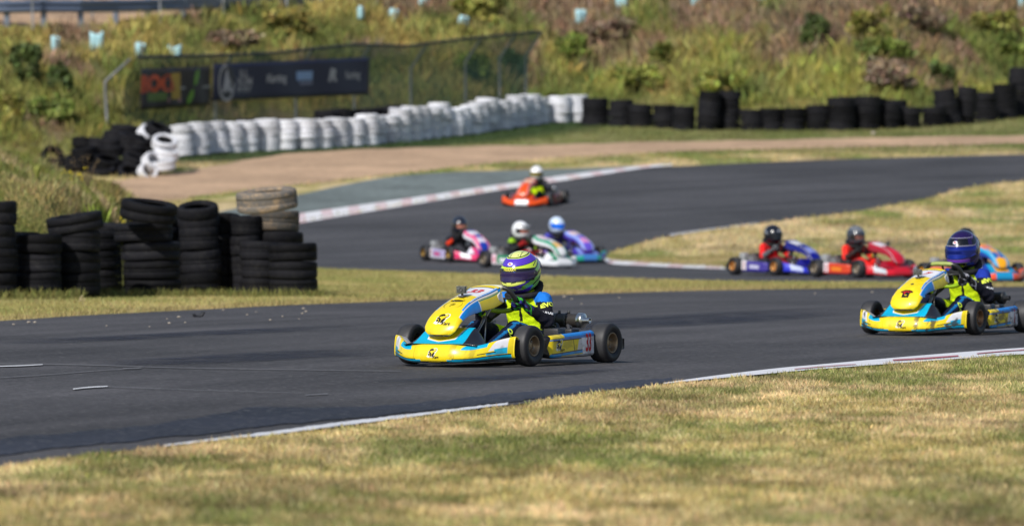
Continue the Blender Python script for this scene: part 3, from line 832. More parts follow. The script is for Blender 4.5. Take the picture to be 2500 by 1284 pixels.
def kart_engine():
    mb = MB(); dk = (.035, .035, .038); al = (.30, .30, .31)
    mb.box((-.74, -.33, .13), (.075, .055, .06), al, bev=.012)
    for k in range(7): mb.box((-.74, -.33, .205 + k * .013), (.07 - .002 * k, .055, .004), al, bev=.001)
    mb.box((-.74, -.33, .295), (.045, .035, .012), dk, bev=.005); mb.tube([(-.74, -.33, .3), (-.74, -.33, .335)], .010, 8, (.4, .35, .3))
    mb.tube([(-.70, -.33, .33), (-.6, -.28, .3), (-.6, -.2, .2)], .006, 6, dk)
    mb.tube([(-.82, -.33, .15), (-.9, -.31, .17), (-.99, -.25, .24), (-1.05, -.15, .28), (-1.06, -.07, .285)], [.018, .02, .026, .034, .04], 12, (.12, .10, .085))
    mb.tube([(-.66, -.33, .17), (-.56, -.34, .19)], .022, 10, dk); mb.box((-.46, -.33, .21), (.09, .045, .05), (.02, .02, .022), bev=.018)
    return mb.mesh('engine')
def kart_airbox():
    mb = MB(); dk = (.035, .035, .038)
    mb.box((-.62, .30, .205), (.05, .06, .035), (.03, .03, .033), bev=.012); mb.tube([(-.60, .29, .235), (-.62, .25, .28), (-.72, .24, .25), (-.9, .2, .2)], .007, 6, (.03, .03, .03))
    return mb.mesh('airbox')
def kart_battery():
    mb = MB(); mb.box((-.80, .31, .195), (.055, .055, .04), (.022, .022, .025), bev=.012); mb.tube([(-.80, .31, .23), (-.80, .30, .255), (-.86, .29, .24)], .011, 8, (.06, .06, .065)); return mb.mesh('battery')
def kart_filter():
    mb = MB(); mb.box((-.93, -.36, .265), (.065, .055, .075), (.30, .31, .32), bev=.022); mb.tube([(-.88, -.35, .27), (-.82, -.34, .26), (-.79, -.33, .22)], .022, 10, (.05, .05, .055)); return mb.mesh('intake_silencer')
def kart_stay(sg):
    mb = MB(); mb.tube([(-.5, sg * .23, .06), (-.62, sg * .24, .16), (-.72, sg * .2, .24)], .011, 8, (.10, .10, .105)); return mb.mesh('seat_stay')
def kart_exhaust():
    mb = MB()
    T = Matrix.Translation((-1.08, -.012, .282)) @ Matrix.Rotation(-math.pi / 2, 4, 'X')
    mb.lathe([(.0005, -.09), (.034, -.09), (.046, -.07), (.0490, -.05), (.0490, .245), (.0495, .247), (.0005, .247)], 28, T, (.035, .03, .027))
    for y in (.07, .145):
        mb.lathe([(.0492, y - .007), (.0535, y - .007), (.0535, y + .007), (.0492, y + .007)], 28, T, (.05, .05, .055))
        mb.tube([(-1.08, y, .243), (-1.07, y, .16)], .007, 6, (.1, .1, .1)); mb.box((-1.08, y, .339), (.008, .006, .012), (.06, .06, .06))
    return mb.mesh('exhaust')
def kart_exhaust_tip():
    mb = MB(); T = Matrix.Translation((-1.08, -.012, .282)) @ Matrix.Rotation(-math.pi / 2, 4, 'X')
    mb.lathe([(.0492, .236), (.0530, .238), (.0530, .270), (.0520, .276), (.048, .279), (.034, .281), (.033, .283), (.020, .285), (.0205, .326), (.0165, .326), (.016, .29), (.0005, .283)], 28, T, (.80, .77, .72))
    return mb.mesh('exhaust_tip')
def kart_rearbar():
    mb = MB(); c = (.018, .018, .02)
    P = []
    n = 30; nv = 12
    V = []
    for i in range(n):
        s = -1 + 2 * i / (n - 1); y = s * .545; x = -1.175 + .035 * abs(s) ** 3
        h = .05 * (1 - .25 * abs(s) ** 8) ; d = .024 * (1 - .3 * abs(s) ** 10)
        for k in range(nv):
            t = 2 * math.pi * k / nv; cx, cz = math.cos(t), math.sin(t)
            V.append((x + d * math.copysign(abs(cx) ** .45, cx), y, .125 + h * math.copysign(abs(cz) ** .45, cz)))
    F = grid_faces(n, nv, wrap_v=True) + [tuple(reversed(range(nv))), tuple((n - 1) * nv + k for k in range(nv))]
    mb.add(V, F, c)
    for s in (1, -1): mb.tube([(-1.07, s * .24, .09), (-1.16, s * .24, .12)], .012, 8, (.3, .3, .3))
    return mb.mesh('rear_bumper')
def wheel_frame():
    """steering wheel frame: hub point, tilt"""
    return Matrix.Translation((-.345, 0, .448)) @ Matrix.Rotation(R(-52), 4, 'Y')
def kart_steer(col):
    mb = MB(); T = wheel_frame(); P = []
    n = 40
    for k in range(n):
        t = 2 * math.pi * k / n; x = .115 * math.copysign(abs(math.cos(t)) ** .8, math.cos(t)); y = .145 * math.copysign(abs(math.sin(t)) ** .8, math.sin(t))
        if x > .085: x = .085 + (x - .085) * .4
        P.append(T @ Vector((-x if False else x, y, 0)))
    mb.tube(P, .0165, 10, col, closed=True)
    if col[1] > .2:
        for i, v in enumerate(mb.V):
            l = T.inverted() @ Vector(v)
            mb.C[i] = (.55, .56, .42) if l.x > .055 and abs(l.y) < .085 else ((.025, .025, .025) if l.x > -.06 else col)
    for a in (90, -90, 0):
        t = R(a); mb.tube([T @ Vector((0, 0, -.01)), T @ Vector((.09 * math.cos(t), .14 * math.sin(t), 0))], .009, 6, (.03, .03, .03))
    mb.lathe([(.0005, .012), (.034, .012), (.036, .006), (.036, -.02), (.0005, -.02)], 20, T, (.04, .04, .045))
    mb.box(T @ Vector((-.055, 0, .012)), (.04, .05, .012), (.02, .02, .022), rot=T.to_3x3().to_4x4(), bev=.008)
    return mb.mesh('steering_wheel')

def make_kart(label, P_, mat, group='racing karts on the track', steer=0., num=None, cam=False, lettering=None, emblems=False, chain=True):
    root = empty('racing_kart'); tag(root, label, 'kart', group)
    bm_ = M['dirtybody'] if P_.get('dirt', 0) > .5 else M['body']
    nt_, nv_ = (300, 150) if P_.get('full') else (60, 40)
    nose = surface('nose_panel', nose_pt, np.linspace(0, 1, nt_), np.linspace(-1, 1, nv_), paint_nose(P_), bm_, root, .005, flip=FLIP_NOSE)
    bu = surface('front_bumper', bump_pt, np.linspace(-1, 1, nt_ + 40), np.linspace(0, 1, nv_), paint_bump(P_), bm_, root, .006)
    surface('nose_cone', hump_pt, np.linspace(-1, 1, nv_), np.linspace(0, 1, nv_ // 2), paint_hump(P_), bm_, root, .005, flip=True)
    pods = {}
    for sg in (1, -1):
        v = np.sort(np.unique(np.r_[np.linspace(0, 1, 12), np.linspace(.2, .8, nv_ + 10), [.22, .26, .30, .70, .74, .78]]))
        o = surface('side_pod', lambda u, w: pod_pt(u, w, sg), np.linspace(0, 1, nt_ // 2 + (120 if P_.get('full') else 20)), v, paint_pod(P_), bm_, root, 0, flip=(sg < 0))
        # close the two ends of the pod
        me = o.data; bm = bmesh.new(); bm.from_mesh(me)
        bmesh.ops.holes_fill(bm, edges=[e for e in bm.edges if e.is_boundary and abs(e.verts[0].co.x - e.verts[1].co.x) < 1e-6], sides=0)
        es = [e for e in bm.edges if e.is_boundary]
        bmesh.ops.edgeloop_fill(bm, edges=es)
        bmesh.ops.recalc_face_normals(bm, faces=bm.faces[:])
        bm.to_mesh(me); bm.free(); pods[sg] = o
    link('frame', shared('frame', kart_frame), M['plain'], root); link('running_gear', shared('hw', kart_hardware), M['metal'], root)
    def tray():
        mb = MB(); mb.box((-.12, 0, .036), (.42, .17, .003), (.25, .25, .26)); mb.box((-.72, 0, .036), (.2, .19, .003), (.1, .1, .1)); return mb.mesh('floor_tray')
    link('floor_tray', shared('tray', tray), M['plain'], root)
    link('seat', shared('seat', kart_seat), M['plain'], root).modifiers.new('shell', 'SOLIDIFY').thickness = .008
    link('engine', shared('eng', kart_engine), M['plain'], root)
    link('airbox', shared('air', kart_airbox), M['plain'], root); link('battery', shared('bat', kart_battery), M['plain'], root)
    if not P_.get('full'): link('intake_silencer', shared('filt', kart_filter), M['plain'], root)
    for sg in (1, -1): link('seat_stay', shared('stay%d' % sg, lambda: kart_stay(sg)), M['plain'], root)
    ex = link('exhaust', shared('exh', kart_exhaust), M['plain'], root); link('exhaust_tip', shared('tip' + str(P_.get('tip')), kart_exhaust_tip if P_.get('tip', 1) else kart_exhaust_tip), M['metal'] if P_.get('tip', 1) else M['plain'], ex)
    if not P_.get('tip', 1):
        t = ex.children[0]; t.data = t.data.copy(); paint(t.data, np.tile([.03, .03, .032], (len(t.data.vertices), 1)))
    link('rear_bumper', shared('rear', kart_rearbar), M['plain'], root)
    st = link('steering_wheel', kart_steer(P_.get('wheelcol', (.02, .02, .02))), M['plain'], root)
    rc = P_.get('rim', (.32, .27, .21))
    for x, sg, R0, w in ((0, 1, .138, .115), (0, -1, .138, .115), (-.98, 1, .137, .145), (-.98, -1, .137, .145)):
        tm, rm = wheel_meshes(R0, w, rc, 0)
        y = .462 if x == 0 else .492
        o = link('wheel', tm, M['rubber'], root, (x, sg * y, R0 - .001)); link('rim', rm, M['tan_metal'], o)
        o.rotation_euler = (0, random.random() * 0, (0 if sg > 0 else math.pi) + (R(steer) if x == 0 else 0))
        o.children[0].rotation_euler = (0, random.random() * 6, 0)
    if chain:
        pass
    # numbers
    if num:
        col = P_.get('numcol', RED)
        if P_.get('full'):
            d = Decal(nose_map(.735)); d.add(text_mesh(num, .105, .004, .28, .95), col, .0016); d.build('number', nose)
        for sg in (1, -1):
            d = Decal(pod_map(.862 if P_.get('full') else .885, sg)); d.add(text_mesh(num, .168, .005, 0, .58), col, .0016, (0, .004)); d.build('number', pods[sg])
    if emblems:
        d = Decal(nose_map(.155)); emblem(d, (0, 0), .058)
        d.add(disc(0, .178, .017, .017), K, .0014); d.add(disc(0, .178, .0125, .0125), YEL, .0024); d.add(disc(0, .178, .008, .008), K, .0032); d.add(disc(0, .178, .004, .004), YEL, .004); d.add(disc(-.008, .150, .004, .005), K, .002)
        d.add(arc(0, .18, .062, .066, 115, 245), K, .0014); d.add(arc(0, .18, .062, .066, -50, 50), YEL * .5, .0014)
        d.build('emblem', nose)
        d = Decal(bump_map(0, .32)); emblem(d, (-.012, 0), .042); d.build('emblem', bu)
        d = Decal(pod_map(.24, 1)); emblem(d, (0, .005), .05); d.build('emblem', pods[1])
        d = Decal(pod_map(.24, -1)); emblem(d, (0, .005), .05); d.build('emblem', pods[-1])
        # air scoop below the camera
        mb = MB(); pts = [nose_map(.45)(a, b) for a, b in ((-.05, .0), (-.035, -.016), (0, -.02), (.035, -.016), (.05, 0), (.035, .012), (0, .014), (-.035, .012))]
        mb.add([Vector(p) + Vector(n) * .0016 for p, n in pts], [tuple(range(8))] , (.008, .008, .008))
        q = [nose_map(.45)(a, b) for a, b in ((-.056, .004), (-.03, .018), (0, .021), (.03, .018), (.056, .004))]
        mb.tube([Vector(p) + Vector(n) * .004 for p, n in q], .0055, 8, tuple(YEL))
        mb.build('air_scoop', M['body'], nose)
    if cam:
        p, n = nose_map(.50)(0, .03); n = Vector(n); p = Vector(p)
        T = Matrix.Translation(p + Vector((.012, 0, .050))) @ Matrix.Rotation(R(4), 4, 'Y')
        mb = MB(); mb.box(T @ Vector((0, 0, 0)), (.013, .031, .022), (.03, .03, .032), bev=.004)
        Rx = T @ Matrix.Translation((.013, .008, .004)) @ Matrix.Rotation(math.pi / 2, 4, 'Y')
        mb.lathe([(.0005, .004), (.007, .005), (.009, .008), (.011, .008), (.011, 0)], 18, Rx, (.05, .05, .055))
        mb.box(T @ Vector((.0135, -.018, .008)), (.001, .008, .008), (.09, .1, .11)); mb.tube([T @ Vector((0, -.018, .024)), T @ Vector((0, -.018, .028))], .005, 8, (.1, .1, .1))
        mb.tube([p, T @ Vector((-.004, 0, -.02))], .009, 8, (.10, .10, .11)); mb.box(p + n * .006, (.024, .02, .006), (.07, .07, .08), bev=.003)
        c = mb.build('action_camera', M['plain'], nose)
        g = MB(); g.box(T @ Vector((0, 0, 0)), (.0185, .037, .028), (.4, .42, .42), bev=.005)
        g.build('clear_case', M['clearcase'], c)
    return root

m, nt, b = nmat('clear_plastic_case'); b.inputs['Base Color'].default_value = (.2, .22, .21, 1); b.inputs['Roughness'].default_value = .12
b.inputs['Alpha'].default_value = .30; M['clearcase'] = m
# ------------------------------------------------------------------ drivers
from mathutils.bvhtree import BVHTree
HC = Vector((-.672, 0, .618))      # helmet centre
HT = Matrix.Translation(HC) @ Matrix.Rotation(R(4), 4, 'Y')
def helm_pt(ph, th):
    """azimuth from straight ahead (to the left), elevation"""
    ph = np.asarray(ph, float); th = np.asarray(th, float)
    x = .158 * np.cos(th) * np.cos(ph); y = .132 * np.cos(th) * np.sin(ph); z = .150 * np.sin(th)
    x = x - .006 * ss(.0, .1, z)
    f = ss(.1, .95, np.cos(ph)) * np.cos(th) ** .5
    low = ss(.01, .09, -z)
    x = x + .034 * f * low * (1 - .3 * ss(.11, .15, -z))
    y = y * (1 + .06 * ss(.05, .11, -z) * (1 - ss(.12, .15, -z)))
    x = np.where(np.cos(ph) < 0, x * (1 - .10 * ss(.05, .14, -z)), x)
    z = np.maximum(z, -.148 + .012 * (np.cos(ph) < 0))
    return np.stack([x, y, z], -1)
def helm_map(ph0, th0):
    f = surf_fn(helm_pt)
    def g(a, b):
        p, n = f(ph0 + a / .142, th0 + b / .15)
        if np.dot(n, p) < 0: n = -n
        return np.array(HT @ Vector(p)), np.array(HT.to_3x3() @ Vector(n))
    return g
LIME = s2l(214, 240, 70); PURP = s2l(88, 58, 190)
def hp_hero(ph, th, P):
    x, y, z = P.T; q = np.abs(np.degrees(ph)); c = np.tile(PURP, (len(x), 1))
    zz = z + .22 * np.minimum(x, .10) - .006
    crown = zz > .127
    put(c, crown, s2l(222, 232, 140)); put(c, (zz > .122) & (zz < .127), K)
    put(c, crown & (np.abs(y - .035 * np.sign(y) - .2 * (x - .02)) < .003), s2l(120, 130, 80))
    put(c, (zz > .118) & (zz < .122), LIME)
    k = z + .62 * x
    up = .047 + .10 * (1 - np.cos(np.minimum(q, 90) * np.pi / 180)) * .35
    put(c, (z > .030) & (z < up) & (q < 100), LIME * np.array([.92, .95, .8])); put(c, (z > up) & (z < up + .004) & (q < 110), K)
    side = (q > 76)
    put(c, side & (z < .085) & (k < .075), K * 1.2)
    for lo, hi, cc in ((.048, .068, LIME * .9), (.004, .036, s2l(140, 200, 70)), (-.052, -.016, s2l(130, 200, 75)), (-.105, -.066, s2l(120, 190, 75))):
        put(c, side & (k > lo) & (k < hi) & (z < .088), cc)
    put(c, (q > 42) & (q < 82) & (z < -.048) & (k > -.055) & (k < -.012), s2l(120, 190, 70)); put(c, (q > 40) & (q < 84) & (z < -.048) & (k > -.012) & (k < -.008), K)
    put(c, (q < 52) & (z < -.046) & (z > -.084 + .022 * (q / 50) ** 2), s2l(236, 245, 120)); put(c, (q < 53) & (z < -.084 + .022 * (q / 50) ** 2) & (z > -.087 + .022 * (q / 50) ** 2), K)
    put(c, (q > 9) & (q < 26) & (z < -.062 + .0004 * q) & (z > -.069 + .0004 * q), K)
    put(c, z < -.137, K)
    d = (np.mod(x + .3, .05) - .025) ** 2 + (np.mod(y + .3, .06) - .03) ** 2
    put(c, crown & (d < .00002), K)
    return c
def hp_dark(ph, th, P):
    x, y, z = P.T; q = np.abs(np.degrees(ph)); c = np.tile(s2l(34, 18, 74), (len(x), 1))
    zz = z + .16 * np.minimum(x, .05)
    k = z + .62 * x; sv = s2l(130, 128, 150)
    put(c, (zz > .055) & (zz < .105) & (q < 120) & (np.mod(q + 10, 60) > 16), K); put(c, (np.abs(zz - .052) < .003), sv); put(c, (np.abs(zz - .108) < .0025), sv)
    put(c, (q > 70) & (np.abs(np.mod(k + .3, .055) - .02) < .007), K * 1.5); put(c, (q > 70) & (np.abs(np.mod(k + .3, .055) - .03) < .0025), s2l(120, 90, 170))
    put(c, (q < 58) & (z < -.050) & (z > -.078), s2l(105, 50, 165)); put(c, (q < 70) & (z < -.080), K); put(c, (np.abs(z + .079) < .002) & (q < 60), sv)
    put(c, (z < -.137), K)
    return c
def hp_plain(base, top=None, chin=None, line=None):
    base = np.array(base); top = base if top is None else np.array(top); chin = base if chin is None else np.array(chin)
    def f(ph, th, P):
        x, y, z = P.T; q = np.abs(np.degrees(ph)); c = np.tile(base, (len(x), 1))
        put(c, z + .15 * x > .09, top); put(c, (z < -.055) & (q < 75), chin)
        if line is not None: put(c, (np.abs(z + .5 * x - .03) < .012) & (q > 60), np.array(line))
        put(c, z < -.138, K)
        return c
    return f
def helmet(parent, hp, visor, vis_mat, fin=None, peak=None, badge=None, vtext=None, eyes=None, fine=False):
    nph, nth = (340, 260) if fine else (64, 44)
    ph = np.linspace(-np.pi, np.pi, nph); th = np.linspace(-np.pi / 2 * .985, np.pi / 2 * .995, nth)
    uu, vv = np.meshgrid(ph, th, indexing='ij'); P = helm_pt(uu, vv).reshape(-1, 3)
    c = hp(uu.ravel(), vv.ravel(), P)
    zz = P[:, 2]; q = np.abs(np.degrees(uu.ravel()))
    rim = (np.abs(q) < 80) & (zz > -.048) & (zz < .032); c[rim] = (.012, .012, .014)
    if eyes is not None:
        c[rim] = (.02, .016, .016); c[rim & (q < 46) & (zz > -.040) & (zz < .014)] = eyes
        c[rim & (q > 8) & (q < 22) & (zz > -.008) & (zz < .004)] = (.02, .015, .015)
    W = np.array([HT @ Vector(p) for p in P])
    I = np.arange(nph * nth).reshape(nph, nth)
    quads = np.stack([I[:-1, :-1], I[1:, :-1], I[1:, 1:], I[:-1, 1:]], -1).reshape(-1)
    me = fast_mesh('helmet', W, 4, quads, c, smooth=True)
    h = link('helmet', me, M['helmet'], parent)
    if visor is not None:
        n1, n2 = 60, 24
        p = np.radians(np.linspace(-80, 80, n1)); uu, t = np.meshgrid(p, np.linspace(0, 1, n2), indexing='ij')
        qd = np.abs(np.degrees(uu)) / 80
        lo = np.arcsin((-.053 + .030 * qd ** 2.2) / .15); hi = np.arcsin((.036 + .002 * qd ** 3) / .15)
        th = lo + (hi - lo) * t
        P = helm_pt(uu, th); nn = P / np.linalg.norm(P, axis=-1, keepdims=True); P = P + nn * .0045
        # the visor bridges the eye port: a smooth belly between brow and chin
        P = P.reshape(-1, 3); tt = t.ravel()
        cc = np.tile(visor, (len(P), 1))
        if vtext is not None: cc[tt > .76] = (.012, .012, .014)
        W = np.array([HT @ Vector(x) for x in P]); I = np.arange(n1 * n2).reshape(n1, n2)
        me = fast_mesh('visor', W, 4, np.stack([I[:-1, :-1], I[1:, :-1], I[1:, 1:], I[:-1, 1:]], -1).reshape(-1), cc, smooth=True)
        v = link('visor', me, vis_mat, h); s = v.modifiers.new('shell', 'SOLIDIFY'); s.thickness = .003; s.offset = 0
        if vtext:
            d = Decal(helm_map(R(2), np.arcsin(.0265 / .15))); d.add(text_mesh(vtext, .022, .001, 0, 1.2), s2l(215, 205, 70), .0075)
            for sx in (1, -1):
                d.add(poly([(.034 * sx, .004), (.046 * sx, .008), (.052 * sx, .006), (.042 * sx, .003), (.052 * sx, -.003), (.043 * sx, -.002)]), s2l(225, 220, 60), .0075)
            d.add(poly([(-.05, -.012), (-.028, -.008), (.028, -.008), (.05, -.012), (.04, -.016), (-.04, -.016)]), (.0, .05, .3), .0072); d.build('lettering', h)
        mb = MB()
        for sg in (1, -1):
            pt, nrm_ = helm_map(sg * R(82), -.02)(0, 0)
            T = Vector(nrm_).to_track_quat('Z', 'Y').to_matrix().to_4x4(); T = Matrix.Translation(Vector(pt)) @ T
            mb.lathe([(.0005, .009), (.015, .009), (.019, .006), (.020, 0), (.018, -.004)], 20, T, (.03, .03, .033))
        mb.build('visor_pivot', M['plain'], h)
    if badge is not None:
        d = Decal(helm_map(0, np.arcsin(.068 / .15))); d.add(disc(0, 0, .024, .0125, 28), W_, .0014); d.add(text_mesh('BELL', .0145, .0006, 0, .95), badge, .0026); d.build('badge', h)
    if fin is not None:
        mb = MB(); V = []
        n = 18
        for i in range(n):
            a = R(-62 + 124 * i / (n - 1)); e = math.cos(a / R(62) * math.pi / 2) ** .6
            for th_, o in ((.85, .001), (.62, .010), (.40, .024 * e + .004), (.2, .030 * e + .003)):
                p = helm_pt(math.pi - a, th_); p = p + np.array([-1 * math.cos(a), math.sin(a) * .4, .2]) * o
                V.append(HT @ Vector(p))
        mb.add(V, grid_faces(n, 4), fin)
        f = mb.build('spoiler', M['helmet'], h); s = f.modifiers.new('shell', 'SOLIDIFY'); s.thickness = .003
    if peak is not None:
        mb = MB(); V = []
        n = 16
        for i in range(n):
            a = R(-58 + 116 * i / (n - 1))
            for d_ in (0, .5, 1.):
                p = helm_pt(a, .52 + .0 * d_); V.append(HT @ Vector(p + np.array([math.cos(a) * .085 * d_ * math.cos(a) ** .5, math.sin(a) * .015 * d_, .015 * d_])))
        mb.add(V, grid_faces(n, 3), peak); f = mb.build('peak', M['helmet'], h); s = f.modifiers.new('shell', 'SOLIDIFY'); s.thickness = .005
    return h

# ---- body: tapered limbs melted into one skin
def S(sg, x, y, z): return (x, sg * y, z)
BONES = [('pelvis', (-.80, 0, .15), (-.79, 0, .22), .125, .12), ('torso', (-.80, .05, .2), (-.745, .055, .40), .105, .10), ('torso', (-.80, -.05, .2), (-.745, -.055, .40), .105, .10),
         ('shoulder', (-.73, -.125, .425), (-.73, .125, .425), .064, .064), ('neck', (-.72, 0, .44), (-.70, 0, .53), .055, .05)]
for sg in (1, -1):
    BONES += [('arm', S(sg, -.715, .160, .428), S(sg, -.59, .262, .285), .058, .047), ('forearm', S(sg, -.59, .262, .285), S(sg, -.435, .195, .385), .045, .030),
              ('thigh', S(sg, -.76, .085, .145), S(sg, -.335, .150, .238), .084, .060), ('shin', S(sg, -.335, .150, .238), S(sg, .03, .140, .10), .056, .036),
              ('boot', S(sg, .03, .140, .085), S(sg, .115, .135, .185), .038, .030), ('boot', S(sg, .0, .140, .075), S(sg, .05, .138, .09), .034, .036)]
def capsule(mb, a, b, r0, r1, n=16):
    a = Vector(a); b = Vector(b); d = (b - a); L = d.length; d.normalize()
    T = Matrix.Translation(a) @ d.to_track_quat('Z', 'Y').to_matrix().to_4x4()
    prof = [(r0 * math.sin(t) + 1e-5, -r0 * math.cos(t)) for t in np.linspace(0, math.pi / 2, 5)] + [(r1 * math.cos(t) + 1e-5, L + r1 * math.sin(t)) for t in np.linspace(0, math.pi / 2, 5)]
    n0 = len(mb.V); mb.lathe(prof, n, T)
    k = len(prof)
    mb.F.append(tuple(n0 + i for i in range(n))); mb.F.append(tuple(n0 + (k - 1) * n + i for i in reversed(range(n))))
def melt(mb, voxel, smooth):
    me = mb.mesh('melt'); o = bpy.data.objects.new('melt', me); COL.objects.link(o)
    r = o.modifiers.new('r', 'REMESH'); r.mode = 'VOXEL'; r.voxel_size = voxel
    s = o.modifiers.new('s', 'SMOOTH'); s.iterations = smooth; s.factor = .5
    bpy.context.view_layer.update(); dg = bpy.context.evaluated_depsgraph_get()
    out = bpy.data.meshes.new_from_object(o.evaluated_get(dg)); bpy.data.objects.remove(o)
    out.polygons.foreach_set('use_smooth', np.full(len(out.polygons), True))
    return out
mb = MB()
for nm, a, b, r0, r1 in BONES: capsule(mb, a, b, r0, r1)
BODY = melt(mb, .0085, 9)
BV = np.array([v.co[:] for v in BODY.vertices])
# folds in the overalls at elbow, knee and waist
def seg(P, a, b):
    a = np.array(a); b = np.array(b); d = b - a; t = np.clip(((P - a) @ d) / (d @ d), 0, 1)
    return t, np.linalg.norm(P - (a + t[:, None] * d), axis=1)
D_ = []; T_ = []
for nm, a, b, r0, r1 in BONES:
    t, d = seg(BV, a, b); D_.append(d - (r0 + (r1 - r0) * t)); T_.append(t)
NB = np.argmin(D_, 0); TB = np.array(T_)[NB, np.arange(len(BV))]
NAME = np.array([b[0] for b in BONES])[NB]
BN = np.array([v.normal[:] for v in BODY.vertices])
amp = np.where(NAME == 'arm', .5 + .5 * TB, np.where(NAME == 'forearm', 1 - .7 * TB, np.where(NAME == 'thigh', .2 + .6 * TB, np.where(NAME == 'shin', .8 - .5 * TB, np.where(NAME == 'torso', .7, 0)))))
w = np.sin(70 * (BV[:, 0] + .7 * BV[:, 2]) + 9 * fbm(BV[:, 0] * 9 + BV[:, 1] * 5, BV[:, 2] * 9, 3)) * .0035 * amp
BV2 = BV + BN * w[:, None]
BODY.vertices.foreach_set('co', BV2.astype(np.float32).ravel()); BODY.update()
BODY_BVH = BVHTree.FromPolygons([tuple(v) for v in BV2], [tuple(p.vertices) for p in BODY.polygons])

# ---- glove closed on the steering wheel rim (left hand; the right one is its mirror)
def glove_mesh(sg):
    T = wheel_frame(); mb = MB()
    t = R(118); C = T @ Vector((.115 * math.cos(t), .152 * math.sin(t), 0))
    A = (T.to_3x3() @ Vector((.8, .45, 0))).normalized(); O = (T.to_3x3() @ Vector((-.35, .94, 0))).normalized(); Nn = T.to_3x3() @ Vector((0, 0, 1))
    e = lambda th, r, k: C + A * k + (O * math.cos(R(th)) + Nn * math.sin(R(th))) * r
    for k, (off, ln, rr) in enumerate(((.030, 1., .0098), (.010, 1.08, .0102), (-.010, 1.02, .0098), (-.029, .85, .0088))):
        ang = [38, -12, -12 - 60 * ln, -12 - 112 * ln, -12 - 150 * ln]; rad = [.040, .036, .0285, .0265, .025]
        for i in range(4): capsule(mb, e(ang[i], rad[i], off), e(ang[i + 1], rad[i + 1], off * (1 - .05 * i)), rr * (1.05 - .07 * i), rr * (1. - .07 * i), 10)
    for i, (a0, a1) in enumerate(((60, 100), (100, 150), (150, 190))):     # thumb, from the side of the palm
        capsule(mb, e(a0, .036 - .003 * i, .018 + .014 * i), e(a1, .033 - .003 * i, .032 + .008 * i), .0125 - .0012 * i, .0115 - .0012 * i, 10)
    for off in (.026, .009, -.009, -.024): capsule(mb, e(42, .041, off), e(78, .060, off * .75), .0135, .0145, 10)
    wr = Vector((-.435, .195, .385)); capsule(mb, e(80, .058, .0), wr, .024, .028, 12); capsule(mb, wr, wr + Vector((-.045, .014, -.028)), .031, .036, 12)
    if sg < 0:
        mb.V = [(x, -y, z) for x, y, z in mb.V]; mb.F = [tuple(reversed(f)) for f in mb.F]
    return melt(mb, .0036, 3)
GLOVE = {1: glove_mesh(1), -1: glove_mesh(-1)}
def collar_mesh():
    mb = MB(); V = []; n = 36; m = 12
    for i in range(n):
        t = 2 * math.pi * i / n; cx, sy = math.cos(t), math.sin(t)
        back = ss(-.2, 1, -cx)
        c = Vector((-.70 + .098 * cx - .035 * float(back), .102 * sy, .468 + .040 * float(back) - .014 * cx)); o = Vector((cx, sy, 0))
        for k in range(m):
            a = 2 * math.pi * k / m
            V.append(c + o * (.026 * math.cos(a) + .02 * float(back) * math.sin(a)) + Vector((0, 0, 1)) * ((.022 + .022 * float(back)) * math.sin(a)))
    mb.add(V, grid_faces(n, m, wrap_v=True, wrap_u=True), (.022, .022, .024))
    return mb.mesh('neck_brace')
COLLAR = collar_mesh()

_ax = np.zeros((len(BV), 3))
for i_, (nm, a, b, r0, r1) in enumerate(BONES):
    k_ = NB == i_; a = np.array(a); b = np.array(b); q_ = BV[k_] - (a + np.clip(((BV[k_] - a) @ (b - a)) / ((b - a) @ (b - a)), 0, 1)[:, None] * (b - a)); _ax[k_] = q_ / (np.linalg.norm(q_, axis=1, keepdims=True) + 1e-9)
AXZ = _ax[:, 2]; AXY = _ax[:, 1] * np.sign(BV[:, 1])
def suit_paint(S_):
    c = np.tile(np.array(S_['torso']), (len(BV), 1)); x, y, z = BV.T
    put(c, NAME == 'pelvis', np.array(S_['leg'])); put(c, NAME == 'shoulder', np.array(S_['shoulder'])); put(c, NAME == 'neck', K)
    put(c, (NAME == 'torso') & (np.abs(y) > .128), np.array(S_['side'])); put(c, (NAME == 'torso') & (np.abs(y) < .012) & (z < .42), np.array(S_.get('zip', K)))
    put(c, (NAME == 'torso') & (z < .2), np.array(S_['leg'])); put(c, (NAME == 'shoulder') & (np.abs(y) < .075) & (x > -.76), np.array(S_['torso']))
    put(c, np.isin(NAME, ['shoulder', 'torso']) & (np.abs(y) < .035 + .22 * (z - .40)) & (z > .37) & (x > -.74), K); put(c, np.isin(NAME, ['neck', 'shoulder']) & (np.abs(y) < .085) & (z > .455), K)
    put(c, NAME == 'arm', np.array(S_['arm'])); put(c, np.isin(NAME, ['arm', 'shoulder']) & (np.abs(y) > .10) & (z > .418), np.array(S_['shoulder'])); put(c, np.isin(NAME, ['arm', 'shoulder', 'torso']) & (np.abs(y) > .13) & (z < .418) & (z > .3), np.array(S_['arm']))
    put(c, NAME == 'forearm', np.array(S_['forearm'])); put(c, (NAME == 'forearm') & (np.abs(y) < .205) & (TB < .8), np.array(S_['under']))
    put(c, np.isin(NAME, ['thigh', 'shin']), np.array(S_['leg']))
    leg = np.isin(NAME, ['thigh', 'shin'])
    put(c, leg & (AXZ > .45), np.array(S_['legtop'])); put(c, leg & (AXZ > .62) & (AXZ < .86) & (AXY > 0), np.array(S_.get('legline', S_['legtop'])))
    put(c, (NAME == 'thigh') & (AXZ > .1) & (TB < .62), np.array(S_['torso'])); put(c, (NAME == 'pelvis') & (x > -.79), np.array(S_['torso']))
    put(c, NAME == 'boot', np.array(S_.get('boot', (.02, .02, .022))))
    return c
